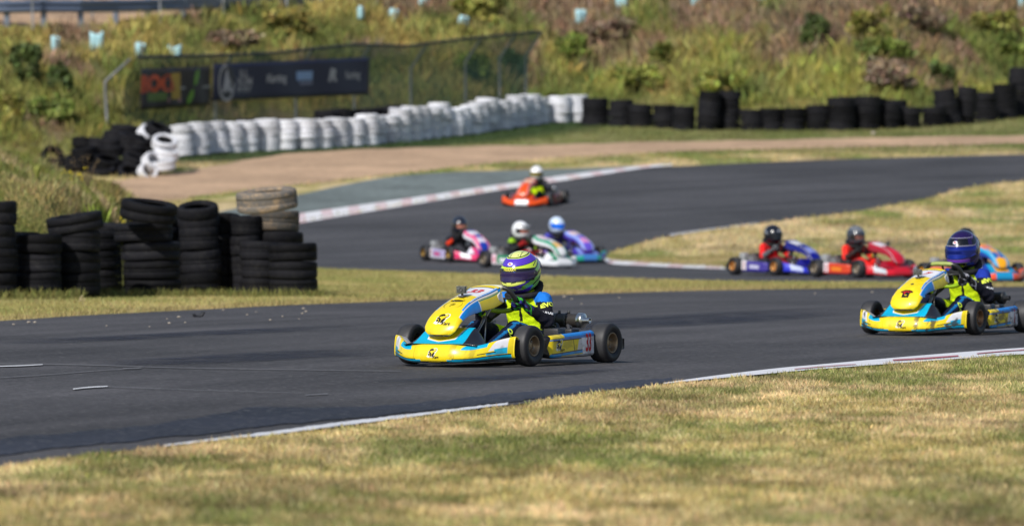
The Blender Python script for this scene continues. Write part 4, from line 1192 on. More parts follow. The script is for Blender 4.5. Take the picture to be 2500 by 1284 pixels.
def lettering_on(body_obj, items, name='lettering'):
    mb = MB()
    for txt, C, n, r, size, col in items:
        n = Vector(n).normalized(); r = Vector(r); r = (r - n * r.dot(n)).normalized(); u = n.cross(r)
        V, F = text_mesh(txt, size, .0022 if txt != 'HAAK' else .001, 0 if txt != 'HAAK' else .2, 1.15); P = []
        for a, b in V:
            o = Vector(C) + r * float(a) + u * float(b) + n * .2
            h = BODY_BVH.ray_cast(o, -n)
            P.append((h[0] + n * .006) if h[0] is not None else Vector(C) + r * float(a) + u * float(b))
        mb.add(P, F, col)
    return mb.build(name, M['print'], body_obj, smooth=False)
def make_driver(label, S_, hel, glove_col, group='kart drivers', letters=None):
    me = BODY.copy(); paint(me, suit_paint(S_))
    o = link('person', me, M['cloth']); tag(o, label, 'person', group)
    for sg in (1, -1):
        g = GLOVE[sg].copy(); P = np.array([v.co[:] for v in g.vertices])
        c = np.tile(np.array(glove_col[0]), (len(P), 1)); f = fbm(P[:, 0] * 60, P[:, 2] * 60 + P[:, 1] * 40, 2)
        put(c, f > .56, np.array(glove_col[1])); put(c, (f < .36), np.array(glove_col[2])); paint(g, c)
        link('glove', g, M['cloth'], o)
    link('neck_brace', COLLAR, M['cloth'], o)
    helmet(o, **hel)
    if letters: lettering_on(o, letters)
    return o
M['visor_dark'] = paint_mat('dark_visor', .10, .15, .4)
M['visor_mirror'] = paint_mat('mirrored_visor', .10, .2, .5, metal=.7)
# ------------------------------------------------------------------ karts and drivers on the track
def pose(px, py, ang, side):
    """ground point under the front axle, heading: ang degrees turned from the picture plane towards the camera; side -1 heads to the left"""
    x, y = gp(px, py); a = R(ang)
    up = nrm(x, y); f = Vector((side * math.cos(a), -math.sin(a), 0)); f = (f - up * f.dot(up)).normalized(); l = up.cross(f)
    m = Matrix(((f.x, l.x, up.x, x), (f.y, l.y, up.y, y), (f.z, l.z, up.z, float(zg(x, y)) + .012), (0, 0, 0, 1)))
    return m
NEON = s2l(205, 232, 20); NAVY = s2l(16, 20, 44); SB = s2l(30, 120, 215); TEAL = s2l(30, 150, 90)
hero_P = dict(full=1, dirt=.38, nose=YEL, bump=YEL, hump=YEL, pod=YEL, edge=BL + .25 * CY, wheelcol=tuple(s2l(150, 190, 30)), rim=tuple(s2l(150, 130, 105)))
hero_suit = dict(torso=NEON, side=K, shoulder=SB, arm=s2l(24, 24, 34), forearm=s2l(20, 20, 32), under=NEON * .8, leg=NAVY, legtop=s2l(14, 22, 50), legline=s2l(20, 110, 170))
letters = [('EVO', (-.655, .215, .393), (.60, .76, .22), (-.75, .66, .16), .046, tuple(s2l(225, 240, 80))), ('HAAK', (-.615, .245, .338), (.62, .76, .15), (-.75, .66, -.14), .027, (.8, .8, .82)),
           ('EVO', (-.215, .185, .195), (.30, .93, .2), (-.22, -.1, .95), .047, tuple(s2l(205, 232, 60)))]
karts = []
def place(k, d, m):
    k.matrix_world = m; d.matrix_world = m
k1 = make_kart('yellow and blue racing kart with number 33 in the middle of the road', hero_P, None, num='33', cam=True, emblems=True)
d1 = make_driver('driver of the yellow kart number 33 in a lime and purple helmet', hero_suit,
                 dict(hp=hp_hero, visor=(.028, .018, .075), vis_mat=M['visor_dark'], fin=tuple(s2l(150, 155, 185)), badge=tuple(RED), vtext='HAAK', fine=True), (s2l(24, 24, 40), s2l(60, 160, 50), s2l(40, 45, 120)), letters=letters)
place(k1, d1, pose(1147, 895, 59, -1))
P2 = dict(hero_P); P2['dirt'] = 1; P2['tip'] = 0; P2['rim'] = tuple(s2l(140, 105, 75))
k2 = make_kart('scuffed yellow and blue racing kart at the right edge with mud on its bumper', P2, None, num='7', cam=True, emblems=False)
nose2 = [c for c in k2.children if c.name.startswith('nose_panel')][0]; bu2 = [c for c in k2.children if c.name.startswith('front_bumper')][0]; pod2 = [c for c in k2.children if c.name.startswith('side_pod')]
d = Decal(bump_map(0, .33)); emblem(d, (.0, -.003), .042); d.build('emblem', bu2)
for o_, sg in zip(pod2, (1, -1)): d = Decal(pod_map(.26, sg)); emblem(d, (0, 0), .05); d.build('emblem', o_)
d = Decal(bump_map(0, .70))
d.add(poly([(-.10, -.013), (-.012, -.013), (-.012, .013), (-.10, .013)]), YEL * .8, .002); d.add(poly([(-.012, -.013), (.125, -.013), (.125, .013), (-.012, .013)]), s2l(20, 60, 130), .002)
d.add(text_mesh('AGI', .032, .0008, 0, 1.15), s2l(60, 60, 60), .0034, (-.055, 0)); d.add(text_mesh('SPORT', .032, .0012, 0, 1.1), W_, .0034, (.056, 0)); d.build('lettering', bu2)
d = Decal(nose_map(.20)); d.add(poly([(-.03, -.05), (.03, -.05), (.032, .0), (.055, .008), (.05, .026), (.02, .04), (-.02, .04), (-.05, .026), (-.055, .008), (-.032, .0)]), K, .002)
d.add(arc(0, .0, .008, .022, 0, 250), RED, .0034); d.add(poly([(-.04, .012), (.04, .012), (.04, .018), (-.04, .018)]), RED, .0034); d.add(disc(.0, .14, .014, .014), K, .002); d.add(disc(.0, .14, .008, .008), s2l(90, 90, 90), .003); d.build('emblem', nose2)
suit2 = dict(hero_suit); suit2['shoulder'] = s2l(30, 55, 160); suit2['torso'] = NEON * .92
d2 = make_driver('driver in a dark purple helmet with a blue mirrored visor at the right edge', suit2,
                 dict(hp=hp_dark, visor=(.012, .03, .30), vis_mat=M['visor_mirror'], fin=tuple(s2l(70, 60, 110)), badge=tuple(RED), vtext=None, fine=True), (s2l(20, 20, 24), s2l(150, 150, 160), s2l(20, 20, 24)), letters=letters)
m2 = pose(2254, 819, 62, -1); place(k2, d2, m2)
# the taller driver of the second kart sits higher, and its steering wheel is set to suit
TALL = Matrix.Translation((-.045, 0, -.005)) @ Matrix.Translation((.1, 0, .1)) @ Matrix.Diagonal((1.13, 1.04, 1.13, 1)) @ Matrix.Translation((-.1, 0, -.1))
d2.matrix_world = m2 @ TALL
for c_ in k2.children:
    if c_.name.startswith('steering_wheel'): c_.matrix_local = TALL; c_.data = c_.data.copy(); paint(c_.data, np.where(np.array([a_.color[:3] for a_ in c_.data.attributes['paint'].data])[:, :1] > .5, np.array([[.33, .40, .10]]), np.array([a_.color[:3] for a_ in c_.data.attributes['paint'].data])))

G = s2l
def gen(nose, edge, edge2, bump, mid, wing, hump, pod, pod2, plate=None, patch=None, **k):
    return dict(nose=nose, edge=edge, edge2=edge2, bump=bump, mid=mid, wing=wing, hump=hump, pod=pod, pod2=pod2, plate=W_ if plate is None else plate, patch=nose if patch is None else patch, **k)
ORANGE = G(238, 84, 20)
spec = [
    ('bright orange racing kart alone at the back of the bend', gen(ORANGE, ORANGE * .8, G(180, 50, 10), ORANGE, W_, ORANGE, ORANGE, G(120, 40, 20), G(90, 80, 40), plate=G(230, 190, 160)), None,
     'driver in a white helmet and neon yellow chest on the orange kart', dict(torso=NEON, side=K, shoulder=G(50, 50, 56), arm=G(56, 56, 62), forearm=G(60, 60, 66), under=G(50, 50, 56), leg=G(26, 28, 36), legtop=G(30, 60, 40)),
     dict(hp=hp_plain(G(240, 240, 242)), visor=G(110, 100, 20), vis_mat=M['visor_dark']), (K, K, K), (1288, 504, 74, -1)),
    ('pink, white and blue racing kart leftmost of the bunched three', gen(G(25, 60, 165), G(226, 70, 130), G(225, 225, 235), G(222, 44, 104), G(30, 70, 180), G(230, 225, 235), G(20, 60, 170), G(175, 165, 205), G(200, 60, 130), patch=G(230, 225, 235), rim=tuple(G(150, 120, 60))), '9',
     'driver in a black helmet with orange cuffs on the pink and blue kart', dict(torso=G(26, 28, 34), side=K, shoulder=G(60, 62, 70), arm=G(30, 32, 38), forearm=G(225, 60, 30), under=G(34, 34, 40), leg=G(60, 60, 64), legtop=G(50, 50, 56)),
     dict(hp=hp_plain(G(38, 42, 54)), visor=None, vis_mat=None, eyes=s2l(176, 108, 88)), (G(40, 40, 44), K, K), (1160, 641, 66, 1)),
    ('white and green racing kart in front of the bunched three', gen(G(238, 238, 240), G(16, 150, 110), G(225, 225, 230), G(236, 236, 240), G(240, 240, 242), G(225, 228, 232), G(236, 236, 240), G(40, 130, 90), G(230, 230, 236), patch=G(245, 180, 40), plate=G(236, 200, 215)), '4',
     'driver in a white helmet with a peak on the white and green kart', dict(torso=G(30, 32, 36), side=K, shoulder=G(150, 200, 30), arm=G(30, 32, 36), forearm=G(40, 44, 44), under=G(150, 200, 30), leg=G(34, 34, 38), legtop=G(170, 40, 40)),
     dict(hp=hp_plain(G(232, 234, 238)), visor=None, vis_mat=None, eyes=s2l(170, 110, 95), peak=tuple(G(236, 238, 240))), (G(200, 40, 40), G(120, 30, 30), K), (1335, 656, 50, 1)),
    ('purple and teal racing kart rightmost of the bunched three', gen(G(105, 85, 205), G(130, 150, 225), G(60, 40, 150), G(30, 150, 130), G(70, 130, 200), G(60, 40, 150), G(90, 40, 160), G(90, 60, 170), G(40, 150, 140), patch=G(230, 150, 190), plate=G(235, 205, 200)), '8',
     'driver in a pale blue helmet with a blue visor on the purple kart', dict(torso=G(60, 50, 140), side=G(40, 40, 110), shoulder=G(70, 70, 170), arm=G(50, 50, 140), forearm=G(190, 60, 80), under=G(50, 50, 120), leg=G(50, 45, 100), legtop=G(80, 80, 160)),
     dict(hp=hp_plain(G(205, 222, 245), line=G(60, 120, 220)), visor=G(20, 110, 235), vis_mat=M['visor_dark']), (K, G(60, 60, 80), K), (1408, 642, 60, 1)),
    ('deep blue racing kart leading the two beyond the infield', gen(G(20, 26, 140), G(16, 20, 110), G(28, 24, 120), G(40, 50, 200), G(26, 30, 170), G(190, 200, 235), G(22, 22, 150), G(70, 60, 150), G(190, 190, 220), patch=G(150, 160, 225), plate=G(225, 222, 225), rim=tuple(G(200, 150, 90))), '7',
     'driver in a black helmet and red suit on the blue kart', dict(torso=G(190, 24, 30), side=G(150, 20, 24), shoulder=G(226, 36, 36), arm=G(230, 34, 34), forearm=G(96, 98, 104), under=G(120, 110, 110), leg=G(60, 58, 64), legtop=G(120, 24, 28)),
     dict(hp=hp_plain(G(22, 26, 36), line=G(150, 155, 165)), visor=(.012, .014, .02), vis_mat=M['visor_dark'], badge=(.05, .05, .05)), (G(120, 120, 126), K, G(90, 90, 96)), (1953, 674, 55, 1)),
    ('red racing kart with a small black camera behind the blue kart', gen(G(205, 22, 48), G(170, 16, 40), G(150, 20, 36), G(212, 24, 44), G(214, 26, 46), G(200, 208, 215), G(210, 24, 46), G(215, 70, 40), G(235, 130, 40), patch=G(222, 30, 50), plate=G(238, 225, 230)), '3',
     'driver in a dark grey helmet and bright red suit on the red kart', dict(torso=G(120, 20, 20), side=G(40, 30, 30), shoulder=G(238, 46, 36), arm=G(240, 50, 40), forearm=G(60, 40, 40), under=G(210, 190, 60), leg=G(226, 36, 30), legtop=G(236, 40, 34)),
     dict(hp=hp_plain(G(60, 64, 72), top=G(110, 114, 120)), visor=None, vis_mat=None, eyes=s2l(120, 70, 62)), (G(30, 28, 30), G(60, 60, 60), K), (2157, 680, 56, 1)),
    ('orange, yellow and light blue racing kart half hidden behind the purple helmet', gen(G(250, 176, 30), G(30, 160, 210), G(20, 60, 160), G(240, 90, 50), G(30, 150, 205), G(238, 110, 60), G(250, 176, 30), G(240, 120, 40), G(30, 150, 205), patch=G(20, 90, 180), plate=G(240, 130, 90), rim=tuple(G(240, 190, 40))), '5',
     'driver in a black helmet hidden mostly behind the purple helmet at right', dict(torso=G(40, 60, 140), side=K, shoulder=G(60, 80, 160), arm=G(40, 50, 120), forearm=G(40, 50, 120), under=K, leg=G(30, 40, 90), legtop=G(30, 40, 90)),
     dict(hp=hp_plain(G(30, 30, 34)), visor=(.012, .014, .02), vis_mat=M['visor_dark']), (K, K, K), (2414, 691, 66, 1)),
]
for lab, P_, num, dl, su, he, gl, ps in spec:
    P_['numcol'] = G(196, 60, 80)
    k = make_kart(lab, P_, None, num=num, cam=('camera' in lab))
    dd = make_driver(dl, su, he, gl)
    place(k, dd, pose(*ps))
# ------------------------------------------------------------------ tyres
def car_tyre_mesh(grooves=3, seed=0, n=44):
    """unit tyre: outer radius 1, width 1 (scaled per tyre), axis z"""
    r = np.random.default_rng(seed); mb = MB()
    out = [(.62, -.36), (.64, -.44), (.74, -.5), (.87, -.5), (.94, -.48), (.975, -.435), (.992, -.37)]
    m = len(out); tread = [(.999, -.28)]
    for g in range(grooves):
        z = -.22 + .44 * (g + 1) / (grooves + 1); tread += [(1.0, z - .022), (.988, z - .014), (.988, z + .014), (1.0, z + .022)]
    tread += [(.999, .28)]
    prof = out + tread + [(a, -b) for a, b in reversed(out)] + [(.66, .30), (.84, .30), (.93, .2), (.93, -.2), (.84, -.30), (.66, -.30)]
    mb.lathe(prof, n, None, (.02, .02, .02), closed=True)
    V = np.array(mb.V); t = np.arctan2(V[:, 1], V[:, 0])
    sq = 1 + .018 * np.cos(2 * t + r.random() * 6) + .008 * np.cos(3 * t + r.random() * 6)
    V[:, 0] *= sq; V[:, 1] *= sq; V[:, 2] *= 1 + .05 * np.cos(2 * t + r.random() * 6) * 1
    mb.V = [tuple(v) for v in V]
    me = mb.mesh('car_tyre')
    bm = bmesh.new(); bm.from_mesh(me); bmesh.ops.recalc_face_normals(bm, faces=bm.faces[:]); bm.to_mesh(me); bm.free()
    return me
TY = [car_tyre_mesh(2, 1), car_tyre_mesh(3, 2), car_tyre_mesh(1, 3)]
TYm = {}
for key, mat in (('k', 'tyre'), ('w', 'tyre_white'), ('t', 'tyre_tan')):
    TYm[key] = []
    for me in TY:
        q = me.copy(); q.materials.append(M[mat]); TYm[key].append(q)
def tyre(label, x, y, z, R0, w, kind='k', tilt=(0, 0), group=None, var=None, rot=None):
    o = bpy.data.objects.new('car_tyre', TYm[kind][random.randrange(3) if var is None else var]); COL.objects.link(o)
    o.scale = (R0, R0, w)
    o.matrix_world = Matrix.Translation((x, y, z)) @ (rot if rot is not None else Matrix.Rotation(R(tilt[0]), 4, 'X') @ Matrix.Rotation(R(tilt[1]), 4, 'Y') @ Matrix.Rotation(random.random() * 6.28, 4, 'Z')) @ Matrix.Diagonal((R0, R0, w, 1))
    tag(o, label, 'tyre', group); return o
ORD = 'first second third fourth fifth sixth seventh eighth ninth tenth eleventh twelfth thirteenth fourteenth fifteenth sixteenth seventeenth eighteenth nineteenth twentieth twenty-first twenty-second twenty-third twenty-fourth twenty-fifth twenty-sixth twenty-seventh twenty-eighth twenty-ninth thirtieth thirty-first thirty-second thirty-third thirty-fourth thirty-fifth thirty-sixth thirty-seventh thirty-eighth thirty-ninth fortieth'.split()
def layer(i, n):
    if n == 1: return 'single'
    if i == 0: return 'bottom'
    if i == n - 1: return 'top'
    return {3: ['', 'middle'], 4: ['', 'second', 'third'], 5: ['', 'second', 'third', 'fourth'], 6: ['', 'second', 'third', 'fourth', 'fifth']}[n][i]

# --- near heap, on the grass strip: surveyed stack by stack (px centre, px top, px width, tyres, tilt, depth behind the front row)
def near_stack(name, px, top, wid, n, lean=0, dy=0., base=722, lab=None, kinds=None, toptilt=None, shifts=None, wscale=1.):
    x, y = gp(px, base); y += dy; s = FPX / y; x = (px - 1250) / s
    R0 = wid / s / 2 * .97; z0 = float(zg(x, y)); H = (CH + (YH - top) / s) - z0; h = H / n
    for i in range(n):
        k = (kinds or ['k'] * n)[i]; sh = (shifts or [0] * n)[i] / s
        r = R0 * (1 + random.uniform(-.03, .03))
        tl = (random.uniform(-2, 2), random.uniform(-2, 2) + lean * 2.2)
        if toptilt and i == n - 1: tl = toptilt
        l = (lab or {}).get(i) or '%s tyre of the %s' % (layer(i, n), name)
        tyre(l, x + sh - (lean / s) * (n - 1 - i) * -4 * .25 + random.uniform(-.012, .012), y + random.uniform(-.02, .02), z0 + h * (i + .5), r, h * 1.0, k, tl, 'black tyres stacked beside the road')
near_stack('near black stack cut by the left edge', -18, 491, 124, 4)
near_stack('low near stack beside the left edge', 94, 571, 118, 3, dy=.25)
near_stack('near stack under the tilted loose tyre', 188, 562, 120, 3)
x, y = gp(182, 722); s = FPX / y
tyre('loose black tyre lying tilted on a low stack at left', (181 - 1250) / s, y + .1, CH + (YH - 545) / s, 70 / s, 42 / s, 'k', (4, -9), 'black tyres stacked beside the road')
near_stack('small black stack behind the weeds at left', 262, 556, 78, 4, dy=.55)
near_stack('straight front stack with the leaning tyres behind', 367, 546, 146, 4, base=726, shifts=[3, 1, 0, -15])
near_stack('dark stack behind the straight front stack', 352, 532, 130, 4, dy=.75, base=722, lab={3: 'flat black tyre showing above the straight front stack'}, shifts=[0, 0, 4, 22])
tyre('black tyre leaning up at the back of the near heap', (348 - 1250) / s, y + 1.1, CH + (YH - 516) / s, 70 / s, 46 / s, 'k', (7, 8), 'black tyres stacked beside the road')
near_stack('narrow leaning stack with an open top', 484, 500, 103, 4, lean=-1.5, toptilt=(15, -3), shifts=[12, 9, 4, -2])
near_stack('dark stack right behind the narrow leaning stack', 550, 521, 74, 4, dy=.5)
near_stack('dark narrow stack left of the tan tyre', 600, 527, 84, 4, dy=.25)
near_stack('tall stack topped by the tan painted tyre', 668, 514, 124, 4, dy=.45, kinds=['k', 'k', 'k', 't'], shifts=[14, 14, 12, 2], lab={3: 'grey tan tyre under the topmost tan painted tyre'})
tyre('worn tan painted tyre on top of the near heap', (647 - 1250) / s, y + .45, CH + (YH - 489) / s, 75 / s, 50 / s, 't', (6, -5), 'black tyres stacked beside the road')
near_stack('low rightmost stack of the near heap', 717, 595, 122, 3, base=724)
near_stack('dark stack filling behind the rightmost stack', 634, 590, 100, 3, dy=.1)
for px, top, nm in ((40, 566, 'left edge stacks'), (142, 569, 'two low left stacks'), (235, 566, 'tilted loose tyre'), (300, 545, 'weeds and the straight stack'), (424, 520, 'gap left of the narrow leaning stack'), (522, 525, 'narrow leaning stack'), (578, 527, 'dark narrow stack'), (640, 540, 'tan topped stack')):
    near_stack('shaded stack behind the ' + nm, px, top, 118, 4 if top < 550 else 3, dy=1.0, base=722)

for px, nm in ((-84, 'nearest the left edge'), (-205, 'second beyond the left edge'), (-330, 'third beyond the left edge')):
    near_stack('tall black stack outside the frame, ' + nm, px, 440, 120, 6, base=728)

# --- white wall, laid along a line on the ground
WL = smooth_line([gp(x, y_) for x, y_ in [(446, 384), (560, 372), (700, 366), (850, 357), (1000, 343), (1150, 326), (1290, 305), (1345, 301), (1405, 299)]], 400)
dW = np.r_[0, np.cumsum(np.linalg.norm(np.diff(WL, axis=0), axis=1))]
def stack(x, y, n, R0, w, kind, lab, group, lean=None, tops=None):
    z = float(zg(x, y)) - .02
    jx, jy = random.uniform(-.05, .05), random.uniform(-.03, .03)
    for i in range(n):
        h = w * random.uniform(.95, 1.05); k = kind
        tl = (random.uniform(-2, 2), random.uniform(-2, 2)) if lean is None else lean
        off = Vector((math.sin(R(tl[1])), -math.sin(R(tl[0])), 0)) * (i * w) if lean else Vector((0, 0, 0))
        tyre('%s %s tyre of the %s' % (layer(i, n), {'k': 'black', 'w': 'white'}[kind], lab), x + jx + random.uniform(-.025, .025) + off.x, y + jy + random.uniform(-.025, .025) + off.y, z + h / 2, R0 * random.uniform(.94, 1.05), h * (.95 if kind == 'w' else 1.0), k, tl, group)
        z += h * (1. if lean is None else math.cos(R(max(abs(lean[0]), abs(lean[1])))))
NWH = 34
pos = np.linspace(0, dW[-1], NWH)
for i, p in enumerate(pos):
    x, y = np.interp(p, dW, WL[:, 0]), np.interp(p, dW, WL[:, 1])
    px = 1250 + x / y * FPX
    n = 4 if (i < 7 or 14 < i < 20 or i in (23, 24, 28, 30)) else 3
    lab = '%s stack from the left of the white tyre wall' % ORD[i]
    stack(x + random.uniform(-.05, .05), y + random.uniform(-.09, .09), n, .285, ((.188 if i < 12 else .205) if n == 4 else .236) * random.uniform(.97, 1.04), 'w', lab, 'white painted tyres of the wall', lean=(random.uniform(-8, -3), random.uniform(-8, -3)) if i < 4 else ((random.uniform(-4, 4), random.uniform(-4, 4)) if i % 3 == 0 else None))
# black backing row whose tops show over the white ones
for i, (px, top) in enumerate([(640, 291), (672, 291), (704, 291), (736, 291), (768, 290), (800, 289), (832, 266), (860, 265), (888, 265), (916, 265), (944, 264), (972, 262), (1000, 258)]):
    k = np.argmin(np.abs(1250 + WL[:, 0] / WL[:, 1] * FPX - px - 18)); x, y = WL[k] + np.array([-.50, .24]); s_ = FPX / y
    H = CH + (YH - top) / s_ - float(zg(x, y))
    stack(x, y, 3, .30, H / 3, 'k', '%s black stack from the left behind the white wall' % ORD[i], 'black tyres backing the white wall')
# --- black row on the right
BR = [(1455, 308, 238, 62), (1512, 310, 246, 58), (1566, 312, 255, 54), (1624, 315, 256, 54), (1674, 320, 258, 50), (1729, 320, 224, 52), (1781, 318, 222, 50), (1833, 320, 265, 54), (1888, 320, 265, 54), (1941, 320, 262, 54), (1995, 320, 258, 56), (2053, 320, 239, 62), (2115, 318, 236, 62), (2168, 316, 250, 52), (2220, 314, 261, 54), (2284, 309, 262, 56), (2322, 306, 216, 54), (2358, 304, 212, 46), (2412, 296, 224, 56), (2455, 291, 206, 54), (2492, 286, 168, 58), (2545, 282, 170, 58), (2600, 278, 176, 58)]
for i, (px, by, ty, wd) in enumerate(BR):
    x, y = gp(px, by); s_ = FPX / y; H = (by - ty) / s_; n = max(3, round(H / .215))
    stack(x, y + .28, n, wd / s_ / 2 * 1.09, H / n, 'k', '%s stack from the left of the black tyre row' % ORD[i], 'black tyres of the far row', lean=(0, -8) if px in (2322,) else ((0, 6) if px in (2358, 1729) else None))
for i, (px, by, ty) in enumerate([(2085, 312, 240), (2140, 310, 244), (2195, 310, 248)]):
    x, y = gp(px, by); s_ = FPX / y
    stack(x, y + .85, 3, .29, (by - ty) / s_ / 3, 'k', '%s stack of three behind the black tyre row' % ORD[i], 'black tyres of the far row')
# --- heap of loose tyres at the left end of the wall
heap = [  # px, py(centre), depth from a base at y=440, tilt x, tilt y, kind, radius
    (128, 385, .9, 62, 20, 'k', .27, 'black tyre standing on edge at the left end of the heap'), (190, 395, .3, 10, 4, 'k', .3, 'black tyre low in the heap beside the standing tyre'), (205, 372, .5, 6, -6, 'k', .30, 'black tyre lying on the left side of the far heap'), (208, 349, 1.1, -6, 4, 'k', .30, 'flat black tyre high on the left of the far heap'),
    (250, 420, -.1, 14, 2, 'k', .3, 'black tyre at the foot of the far heap left of centre'), (262, 396, .2, 22, 10, 'k', .3, 'tipped black tyre in the middle of the far heap'), (275, 368, .7, 10, -4, 'k', .31, 'black tyre in the middle of the far heap upper layer'), (285, 334, 1.4, -8, 3, 'k', .31, 'black tyre near the top of the far heap'),
    (305, 318, 1.7, 4, 5, 'k', .31, 'topmost black tyre of the far heap'), (300, 350, 1.2, 15, -8, 'k', .3, 'black tyre under the topmost tyre of the far heap'), (318, 424, -.1, 30, 12, 'k', .3, 'black tyre leaning at the right foot of the far heap'), (330, 392, .3, 12, 14, 'k', .3, 'black tyre against the knocked over white tyres'),
    (325, 366, .8, 6, 8, 'k', .3, 'black tyre right of the heap middle below the pale one'), (386, 318, 1.6, 18, 20, 'k', .31, 'black tyre tipped behind the fallen white stack'), (395, 345, .9, 6, 16, 'k', .3, 'black tyre between the heap and the white wall'),
    (362, 330, 1.5, 34, 40, 'w', .27, 'white tyre tipped up beside the heap top'), (402, 350, .5, 28, 10, 'w', .29, 'shiny white tyre lying open at the heap end'), (405, 378, .3, 8, 8, 'w', .28, 'white tyre below the open shiny white one'), (398, 404, .1, 6, -6, 'w', .28, 'white tyre at the foot of the fallen stack'),
    (372, 398, .0, 50, 40, 'w', .25, 'white tyre standing half against the black heap'), (360, 420, -.2, 64, 30, 'w', .22, 'small white tyre on edge at the gravel')]
for px, py, dd, tx, ty_, kd, r, lab in heap:
    x, y = gpf(px, 440); y = y + dd + 1.6; s_ = FPX / y
    tyre(lab, (px - 1250) / s_, y, CH + (YH - py) / s_, r * .98, .215, kd, (tx, ty_), 'loose tyres heaped at the end of the wall')
for px, py in ((165, 418), (215, 430), (150, 400), (280, 440), (240, 380), (185, 440), (245, 445), (310, 438), (335, 425), (345, 405), (225, 405), (300, 405), (270, 350), (245, 352), (320, 340), (350, 375), (120, 425), (140, 440), (340, 350), (150, 455), (195, 458), (235, 460), (275, 458), (315, 454), (350, 446), (385, 432)):
    x, y = gpf(px, 440); y += 2.6; s_ = FPX / y
    tyre('black tyre deep in the shade of the far heap', (px - 1250) / s_, y, CH + (YH - py) / s_, .3, .22, 'k', (random.uniform(-10, 10), random.uniform(-10, 10)), 'loose tyres heaped at the end of the wall')

# ------------------------------------------------------------------ catch fence with net and banners
grey = s2l(120, 122, 126)
FA = gp(264, 318); FA = np.array([FA[0], FA[1]]); FB = gp(1284, 262)
def fence_p(t): return FA * (1 - t) + FB * t
fd = Vector((FB[0] - FA[0], FB[1] - FA[1], 0)); FL = fd.length; fd.normalize(); fnrm = Vector((fd.y, -fd.x, 0))   # towards the track
def ftop(t):      # top of the net, from the survey
    p = fence_p(t); px = 1250 + p[0] / p[1] * FPX; s_ = FPX / p[1]
    return CH + (YH - np.interp(px, [250, 300, 430, 620, 830, 960, 1100, 1290], [146, 141, 138, 132, 110, 114, 96, 78])) / s_
root = empty('catch_fence', Matrix.Translation(gv(*FA))); tag(root, 'sagging green net fence on bent poles behind the white tyres', 'fence')
inv = root.matrix_world.inverted()
for k, t in enumerate((0., .235, .42, .56, .70, .84, .93, 1.)):
    p = fence_p(t); zt = ftop(t); z0 = float(zg(*p)); H = zt - z0
    b = Vector((p[0], p[1], z0 - .2)); mid = Vector((p[0], p[1], z0 + H * .68)) - fd * .0
    tip = Vector((p[0], p[1], zt)) + fnrm * .42 + fd * .12
    if k == 0: mid = mid - fd * .12; tip = tip + fd * .2
    mb = MB(); mb.tube([inv @ b, inv @ (mid - Vector((0, 0, .2))), inv @ mid, inv @ (mid + (tip - mid) * .15), inv @ tip], .034, 8, tuple(grey * .8)); mb.build('post', M['plain'], root)
nu, nvv = 90, 22; V = []
for i in range(nu):
    t = i / (nu - 1) ; p = fence_p(.03 + .97 * t); zt = ftop(.03 + .97 * t); z0 = float(zg(*p))
    for j in range(nvv):
        h = j / (nvv - 1); b = Vector((p[0], p[1], z0 - .1)) + fnrm * (.05 + .38 * ss(.6, 1, h) + .03 * math.sin(t * 60) * (1 - h)); b.z = z0 - .1 + (zt - z0 + .1) * h
        V.append(inv @ b)
m, nt, b = nmat('shade_net'); b.inputs['Base Color'].default_value = (.10, .17, .13, 1); b.inputs['Roughness'].default_value = .9; b.inputs['Specular IOR Level'].default_value = .1
tc = N(nt, 'ShaderNodeTexCoord'); nz = N(nt, 'ShaderNodeTexNoise', Scale=.8, Detail=3.); nt.links.new(tc.outputs['Object'], nz.inputs['Vector'])
mr = N(nt, 'ShaderNodeMapRange'); mr.inputs['From Min'].default_value = .35; mr.inputs['From Max'].default_value = .65; mr.inputs['To Min'].default_value = .58; mr.inputs['To Max'].default_value = .74
nt.links.new(nz.outputs['Fac'], mr.inputs['Value']); nt.links.new(mr.outputs[0], b.inputs['Alpha'])
link('net', pymesh('net', V, grid_faces(nu, nvv)), m, root)
mb = MB(); mb.tube([inv @ (Vector((*fence_p(t), ftop(t))) + fnrm * .43) for t in np.linspace(.03, 1, 60)], .035, 8, (.02, .02, .022)); mb.build('top_cable', M['plain'], root)

def banner(name, label, t0, t1, top0, top1, bot0, bot1, col, items):
    """cloth banner hung on the track side of the net; items in unit coordinates (0..1 across, 0..1 up)"""
    p0, p1 = fence_p(t0), fence_p(t1)
    def at(a, b, off=0):
        p = p0 * (1 - a) + p1 * a; s_ = FPX / p[1]; hi = CH + (YH - (top0 * (1 - a) + top1 * a)) / s_; lo = CH + (YH - (bot0 * (1 - a) + bot1 * a)) / s_
        q = Vector((p[0], p[1], lo + (hi - lo) * b)) + fnrm * (.60 + off + .025 * math.sin(a * 17 + b * 2)); return q
    o0 = at(.5, 0); T = Matrix.Translation(o0); iv = T.inverted()
    n1, n2 = 50, 10; V = [iv @ at(i / (n1 - 1), j / (n2 - 1)) for i in range(n1) for j in range(n2)]
    me = pymesh(name, V, grid_faces(n1, n2), np.tile(col, (n1 * n2, 1))); o = link(name, me, M['print']); o.matrix_world = T
    sm = o.modifiers.new('shell', 'SOLIDIFY'); sm.thickness = .006; sm.offset = 0
    tag(o, label, 'banner'); W = float(np.linalg.norm(p1 - p0)); Hh = (at(.5, 1) - at(.5, 0)).length
    d = MB()
    for VF, c_, (cx, cy), sc in items:
        V2, F2 = VF; P = [iv @ at(cx + v[0] * sc / W, cy + v[1] * sc / Hh, .012) for v in V2]
        e = (P[F2[0][1]] - P[F2[0][0]]).cross(P[F2[0][2]] - P[F2[0][0]])
        if e.dot(fnrm) < 0: F2 = [tuple(reversed(f)) for f in F2]
        d.add(P, F2, c_)
    d.build('print', M['print'], o, smooth=False)
    return W, Hh
def rect(w, h): return poly([(-w / 2, -h / 2), (w / 2, -h / 2), (w / 2, h / 2), (-w / 2, h / 2)])
